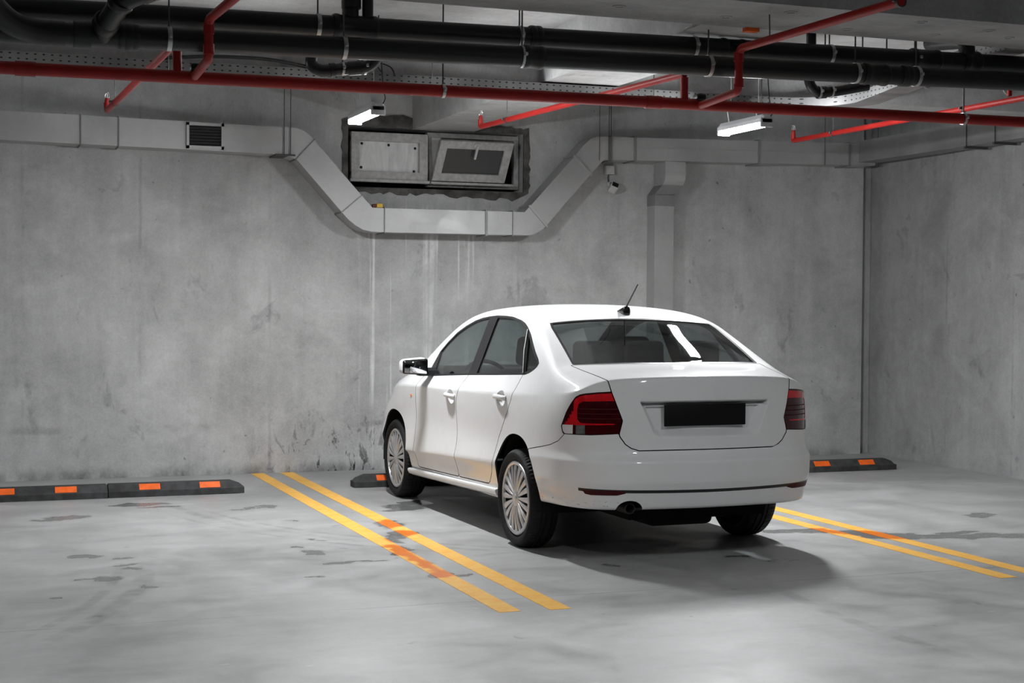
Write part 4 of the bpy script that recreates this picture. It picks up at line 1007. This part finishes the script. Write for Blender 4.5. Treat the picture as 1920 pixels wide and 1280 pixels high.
def build_pipes():
    # black drain pipes
    zu=lambda x: 2.905+.0135*x; zl=lambda x: 2.758+.0155*x
    def drain(name,label,y,zf,x0,x1,couple,clamps,extra=None):
        t=empty(name,((x0+x1)/2,y,zf((x0+x1)/2)),label,'pipe')
        r=.056
        MB().tube([(x0,y,zf(x0)),(x1,y,zf(x1))],r,28).build('pipe_run',M['blkpipe'],t)
        for xc,w,rr in couple:
            z=zf(xc); prof=[(xc-w/2,r),(xc-w/2,rr-.004),(xc-w/2+.008,rr),(xc-w/2+.03,rr),(xc-w/2+.036,rr-.004),(xc+w/2-.036,rr-.004),(xc+w/2-.03,rr),(xc+w/2-.008,rr),(xc+w/2,rr-.004),(xc+w/2,r)]
            MB().lathe(prof,'x',(0,y,z),28,True).build('coupling',M['blkpipe'],t)
        for xc in clamps:
            m=MB(); clampring(m,(xc,y,zf(xc)),'x',r+.001); c=m.build('clamp',M['clamp'],t)
            MB().tube([(xc,y,zf(xc)+r),(xc,y,top_at(xc,y))],.0045,6).build('clamp_rod',M['rod'],c)
        return t
    up=drain('upper_drain_pipe','upper of the two long black drain pipes under the ceiling',7.92,zu,-3,8.3,[(2.05,.24,.066),(3.07,.07,.066),(4.30,.16,.060),(5.62,.20,.066),(5.95,.12,.070)],[1.85,2.98,4.05,4.95,5.55,6.6])
    lo=drain('lower_drain_pipe','lower of the two long black drain pipes under the ceiling',7.72,zl,-3,8.3,[(.86,.10,.066),(2.98,.12,.064),(5.13,.17,.066),(5.34,.07,.064)],[1.055,1.94,2.92,4.04,5.0,5.42])
    # risers and tees on the upper pipe
    m=MB(); m.tube([(2.03,7.92,zu(2.03)),(2.03,7.92,ZC-.001)],.04,20); m.lathe([(3.03,.048),(3.03,.052),(3.14,.052),(3.14,.048)],'z',(2.03,7.92,0),20,True); m.tube([(2.12,7.92,zu(2.1)),(2.12,7.92,3.14)],.030,16); m.build('riser',M['blkpipe'],up)
    MB().bbox(2.075,2.165,7.89,7.95,3.14,3.165,.006).build('riser_plug',M['orange'],up)
    MB().tube([(4.85,7.96,zu(4.8)),(4.85,7.96,ZC-.001)],.030,16).build('riser',M['blkpipe'],up)
    m=MB(); m.tube(bend([(5.93,7.92,zu(5.9)),(5.93,7.92,3.12),(5.93,8.3,3.16)],.09,6),.05,20); m.build('riser',M['blkpipe'],up)
    for x in (4.94,5.20,5.37): MB().tube([(x,7.95,3.0),(x,7.95,ZC-.001)],.0045,6).build('clamp_rod',M['rod'],up)
    # big elbow fitting top left
    e=lo
    m=MB(); m.tube(bend([(.74,7.72,2.765),(.74,7.66,2.80),(.80,7.42,2.895),(.93,7.34,2.94),(1.05,7.33,2.95)],.10,8),.052,24); m.build('elbow_body',M['blkpipe'],e)
    def collar(p,d,r,w):
        m=MB(); p=Vector(p); d=Vector(d).normalized(); m.tube([p-d*w/2,p-d*w/2+d*.008,p+d*w/2-d*.008,p+d*w/2],r,24,True,[r-.005,r,r,r-.005]); m.build('elbow_collar',M['blkpipe'],e)
    collar((.745,7.64,2.815),(.06,-.24,.12),.064,.06); collar((.795,7.44,2.888),(.06,-.24,.12),.062,.05); collar((.90,7.345,2.935),(.13,-.06,.05),.064,.06); collar((.86,7.72,2.771),(1,0,0),.068,.05)
    f=empty('hanging_pipe',(.2,7.35,2.93),'short black pipe crossing the top left corner in front of the long pipes','pipe')
    m=MB(); m.tube([(-2,7.36,2.885),(.62,7.36,2.93)],.048,24); m.tube([(.50,7.36,2.928),(.64,7.36,2.930)],.056,24); m.build('pipe_run',M['blkpipe'],f)
    m=MB(); clampring(m,(.47,7.36,2.927),'x',.049); c=m.build('clamp',M['clamp'],f); MB().tube([(.47,7.36,2.97),(.47,7.36,ZS-.001)],.0045,6).build('clamp_rod',M['rod'],c)
    g=lo
    m=MB(); m.tube(bend([(.22,7.60,2.86),(.30,7.66,2.79),(.42,7.72,2.764),(.56,7.72,2.766)],.06,6),.060,24); m.tube([(.60,7.72,2.767),(.68,7.72,2.768)],.066,24); m.build('joint_body',M['blkpipe'],g)
    # small traps
    t1=empty('drain_trap',(2.2,8.95,2.88),'small black drain trap under the long pipes above the left lamp','pipe')
    m=MB(); m.tube(bend([(2.075,9.0,3.0),(2.06,9.0,2.885),(2.12,8.98,2.855),(2.42,8.94,2.895),(2.46,8.9,2.98),(2.46,8.9,3.1)],.06,6),.036,20); m.tube([(2.17,8.97,2.862),(2.20,8.97,2.866)],.042,20); m.tube([(2.28,8.96,2.876),(2.36,8.95,2.886)],.043,20); m.build('trap_body',M['blkpipe'],t1)
    for xc,zc in ((2.245,2.872),(2.385,2.890)):
        m=MB(); clampring(m,(xc,8.96,zc),'x',.0375 if xc<2.3 else .040,.014,.003); c=m.build('clamp',M['clamp'],t1)
    MB().tube([(2.245,8.96,2.91),(2.245,8.96,ZC-.001)],.004,6).build('hanger_rod',M['rod'],t1)
    t2=empty('drain_trap',(5.6,8.95,2.93),'small black drain trap hanging right of the red drop pipe','pipe')
    m=MB(); m.tube(bend([(5.47,9.0,3.10),(5.47,9.0,2.97),(5.53,9.0,2.91),(5.68,9.0,2.93),(5.90,8.95,2.975)],.06,6),.034,20); m.tube([(5.54,9.0,2.915),(5.60,9.0,2.92)],.041,20); m.build('trap_body',M['blkpipe'],t2)
    for xc,zc in ((5.545,2.915),(5.64,2.928)):
        m=MB(); clampring(m,(xc,9.0,zc),'x',.041,.014,.003); m.build('clamp',M['clamp'],t2)
    MB().tube([(5.47,9.0,3.0),(5.47,9.0,ZC-.001)],.02,10).build('hanger_rod',M['rod'],t2)
    # red sprinkler main
    rm=.034; zm=lambda x: 2.656+.0035*x
    s=empty('sprinkler_main',(3,8.2,2.67),'long red sprinkler main pipe crossing the garage below the cable tray','pipe')
    MB().tube([(-3,8.2,zm(-3)),(8.3,8.2,zm(8.3))],rm,20).build('pipe_run',M['redpipe'],s)
    for x in (3.93,6.9,.4): MB().lathe([(x-.05,rm),(x-.05,rm+.005),(x+.05,rm+.005),(x+.05,rm)],'x',(0,8.2,zm(x)),20,True).build('pipe_coupling',M['redpipe'],s)
    for x in (1.163,4.134,6.645): MB().tube([(x,8.2,zm(x)),(x,8.2,2.826)],.024,16).build('riser',M['redpipe'],s)
    for x in (2.63,6.12,-.6):
        m=MB(); clampring(m,(x,8.2,zm(x)),'x',rm+.001,.018); c=m.build('clamp',M['clamp'],s); MB().tube([(x,8.2,zm(x)+rm),(x,8.2,top_at(x,8.2))],.0045,6).build('clamp_rod',M['rod'],c)
    # branches
    def branch(x0,x1,ya,yb,z,label,heads,rods):
        b=empty('sprinkler_branch',((x0+x1)/2,(ya+yb)/2,z),label,'pipe','red sprinkler branch pipes')
        X=lambda y: x0+(x1-x0)*(y-ya)/(yb-ya)
        MB().tube(bend([(X(ya),ya,z),(X(yb),yb,z),(X(yb)-.002,yb+.002,z+.055)],.012,4),.0205,16).build('pipe_run',M['redpipe'],b)
        for y in heads:
            m=MB(); zz=z+.03; m.lathe([(zz,.016),(zz+.045,.016),(zz+.05,.012),(zz+.058,.012),(zz+.058,0)],'z',(X(y),y,0),12); h=m.build('sprinkler_head',M['redpipe'],b,label='upright sprinkler head')
            m=MB(); zz+=.058; m.tube([(X(y)-.012,y,zz),(X(y)-.015,y,zz+.018),(X(y)-.006,y,zz+.036)],.0026,6); m.tube([(X(y)+.012,y,zz),(X(y)+.015,y,zz+.018),(X(y)+.006,y,zz+.036)],.0026,6); m.lathe([(zz+.036,.0),(zz+.036,.016),(zz+.039,.016),(zz+.039,0)],'z',(X(y),y,0),12); m.tube([(X(y),y,zz),(X(y),y,zz+.036)],.003,6); m.build('deflector',M['brass'],h)
        for y in rods:
            m=MB(); clampring(m,(X(y),y,z),'y',.021,.014,.003); c=m.build('clamp',M['rod'],b); MB().tube([(X(y),y,z+.02),(X(y),y,top_at(X(y),y))],.0035,6).build('clamp_rod',M['rod'],c)
    branch(1.165,1.115,8.2,11.36,2.848,'red branch pipe with sprinkler head above the left air grille',(11.36,),(10.9,))
    branch(4.135,3.915,8.2,11.24,2.848,'red branch pipe with sprinkler head beside the windows',(11.24,),(10.75,))
    branch(6.65,6.635,8.17,11.15,2.848,'red branch pipe with sprinkler heads towards the right wall',(11.15,8.42),(10.55,8.9))
    # swan-neck drops
    def drop(x0,x,yv,zt,yend,label):
        b=empty('sprinkler_offset',(x,yv,zt),label,'pipe','red swan-neck pipes')
        MB().tube(bend([(x0-.012,8.150,2.662),(x,yv,2.655),(x,yv,zt),(x+.05,yend,zt)],.05,6),.0225,18).build('pipe_run',M['redpipe'],b)
        m=MB()
        for zz in (2.70,zt-.045): m.tube([(x,yv,zz-.025),(x,yv,zz+.025)],.027,16)
        m.build('pipe_coupling',M['redpipe'],b)
        m=MB(); m.bbox(x0-.03,x0+.03,8.16,8.24,2.69,2.735,.015,3); m.build('pipe_saddle',M['blkpipe'],s)
        return b
    b=drop(4.235,4.113,7.5,2.888,6.05,'red swan-neck pipe dropping in front of the black pipes right of centre')
    m=MB(); clampring(m,(4.165,6.06,2.888),'y',.024,.02,.004); m.build('clamp',M['rod'],b)
    m=MB(); m.tube([(4.113+.02,7.2,2.91),(4.13,7.2,ZS-.001)],.0035,6); m.build('clamp_rod',M['rod'],b)
    drop(1.26,1.215,7.5,2.845,6.3,'red swan-neck pipe dropping in front of the black pipes on the left')
def build_tray():
    t=empty('cable_tray',(3,9.9,2.95),'perforated galvanised cable tray running below the far beam','cable tray')
    z0,z1=2.945,3.012
    # straight run then a sweep towards the camera on the right
    path=[(-4,9.93),(5.75,9.93)]
    for i in range(1,10):
        a=PI/2*i/9; path.append((5.75+.42*math.sin(a),9.93-.42*(1-math.cos(a))))
    path+=[(6.165,9.2),(6.16,8.9),(6.15,8.6),(6.14,8.3),(6.13,8.0),(6.12,7.66)]
    P2=[Vector((a,b)) for a,b in path]
    def side(off,nm,mat,zz0=z0,zz1=z1,th=.002):
        V=[];F=[];k=len(P2)
        for i,p in enumerate(P2):
            d=(P2[min(i+1,k-1)]-P2[max(i-1,0)]).normalized(); n=Vector((d.y,-d.x))
            for o_ in (off,off+th):
                q=p+n*(-o_); up=.115*min(1,max(0,(9.45-q.y)/1.1))
                V.append((q.x,q.y,zz0+up)); V.append((q.x,q.y,zz1+up))
        for i in range(k-1):
            a=i*4;b=a+4
            F+=[(a,b,b+1,a+1),(a+2,a+3,b+3,b+2),(a+1,b+1,b+3,a+3),(a,a+2,b+2,b)]
        F+=[(0,1,3,2),((k-1)*4,(k-1)*4+2,(k-1)*4+3,(k-1)*4+1)]
        MB().add(V,F).build(nm,M[mat],t)
    side(0,'tray_side','perf'); side(.198,'tray_side','perf'); side(.0,'tray_base','perf',z0-.002,z0,.2)
    for x in (-1.5,.6,2.6,4.7,5.6): MB().box(x-.02,x+.02,9.92,10.2,z0-.025,z0-.003).build('tray_bracket',M['galvd'],t)
    for x in (1.35,3.1,4.75,5.62): MB().tube([(x,9.90,z0-.01),(x,9.90,ZC-.001)],.0035,6).build('hanger_rod',M['rod'],t)
    # loose cables
    c=empty('loose_cables',(2.6,9.9,3.03),'thin black cables looping over the cable tray left of centre','cable')
    MB().tube(bend([(2.42,9.92,3.02),(2.46,9.9,3.055),(2.62,9.92,3.075),(2.70,9.9,3.07),(2.75,9.92,3.02)],.05,5),.005,6).build('cable_loop',M['trimblk'],c)
    MB().tube(bend([(2.58,9.9,3.08),(2.74,9.9,3.075),(2.82,9.9,3.05),(2.84,9.9,2.99)],.05,5),.005,6).build('cable_loop',M['trimblk'],c)
    MB().tube(bend([(1.3,9.95,3.025),(1.6,9.9,3.05),(2.0,9.92,3.06),(2.3,9.95,3.02)],.2,6),.012,8).build('cable_bundle',M['trimblk'],c)
def build_camera_unit():
    c=empty('security_camera',(5.85,D,2.55),'small white security camera on the wall left of the vertical duct','camera')
    MB().lathe([(D-.0,.030),(D-.02,.030),(D-.03,.02),(D-.05,.018)],'y',(5.86,0,2.60),16).build('bracket',M['white'],c)
    R=Matrix.Translation((5.865,D-.075,2.565))@Matrix.Rotation(math.radians(-28),4,'X')@Matrix.Rotation(math.radians(25),4,'Y')
    m=MB(); m.bbox(-.038,.038,-.055,.05,-.032,.032,.012,3,R); b=m.build('camera_body',M['white'],c)
    MB().bbox(-.030,.030,-.058,-.052,-.024,.024,.003,1,R).build('lens_window',M['gloss'],b)
    MB().tube(bend([(5.845,D-.01,2.62),(5.835,D-.015,2.66),(5.84,D-.02,2.70)],.02,4),.005,6).build('camera_cable',M['trimblk'],c)
    j=empty('junction_box',(5.84,D,2.73),'square white junction box on the wall just above the security camera','junction box')
    m=MB(); m.bbox(5.795,5.885,D-.05,D-.001,2.690,2.775,.008,2); b=m.build('box_body',M['white'],j); MB().bbox(5.797,5.883,D-.056,D-.049,2.692,2.773,.003,1).build('box_lid',M['white'],j)
def build_camera():
    f,yaw,pitch,roll,h=2872.13,.3563695,.0243081,.0063272,1.4756519
    cy,sy=math.cos(yaw),math.sin(yaw)
    F=Vector((sy*math.cos(pitch),cy*math.cos(pitch),-math.sin(pitch))); R=Vector((cy,-sy,0)); U=R.cross(F)
    R2=R*math.cos(roll)+U*math.sin(roll); U2=R2.cross(F)
    cam=bpy.data.cameras.new('camera'); cam.sensor_width=36; cam.lens=f/1920*36; cam.clip_end=100
    o=bpy.data.objects.new('camera',cam); C.objects.link(o)
    m=Matrix((R2,U2,-F)).transposed().to_4x4(); m.translation=(0,0,h); o.matrix_world=m
    bpy.context.scene.camera=o
# ---------------------------------------------------------------- run
make_materials()
build_room(); build_floor_things(); build_ducts(); build_windows(); build_lamps(); build_pipes(); build_tray(); build_camera_unit()
build_car((4.0964,8.7259,0),.0131742)
build_camera()
w=bpy.data.worlds.new('World'); bpy.context.scene.world=w; w.use_nodes=True
w.node_tree.nodes['Background'].inputs[0].default_value=(.02,.02,.02,1)
sc=bpy.context.scene
sc.view_settings.view_transform='Standard'; sc.view_settings.look='None'; sc.view_settings.gamma=1; sc.view_settings.use_curve_mapping=False
sc.view_settings.exposure=EXPO
sc.cycles.max_bounces=7; sc.cycles.diffuse_bounces=2; sc.cycles.adaptive_threshold=.08; sc.cycles.transparent_max_bounces=16; sc.cycles.glossy_bounces=4
sc.cycles.use_denoising=True; sc.cycles.sample_clamp_indirect=6; sc.cycles.blur_glossy=.5; sc.cycles.caustics_reflective=False; sc.cycles.caustics_refractive=False
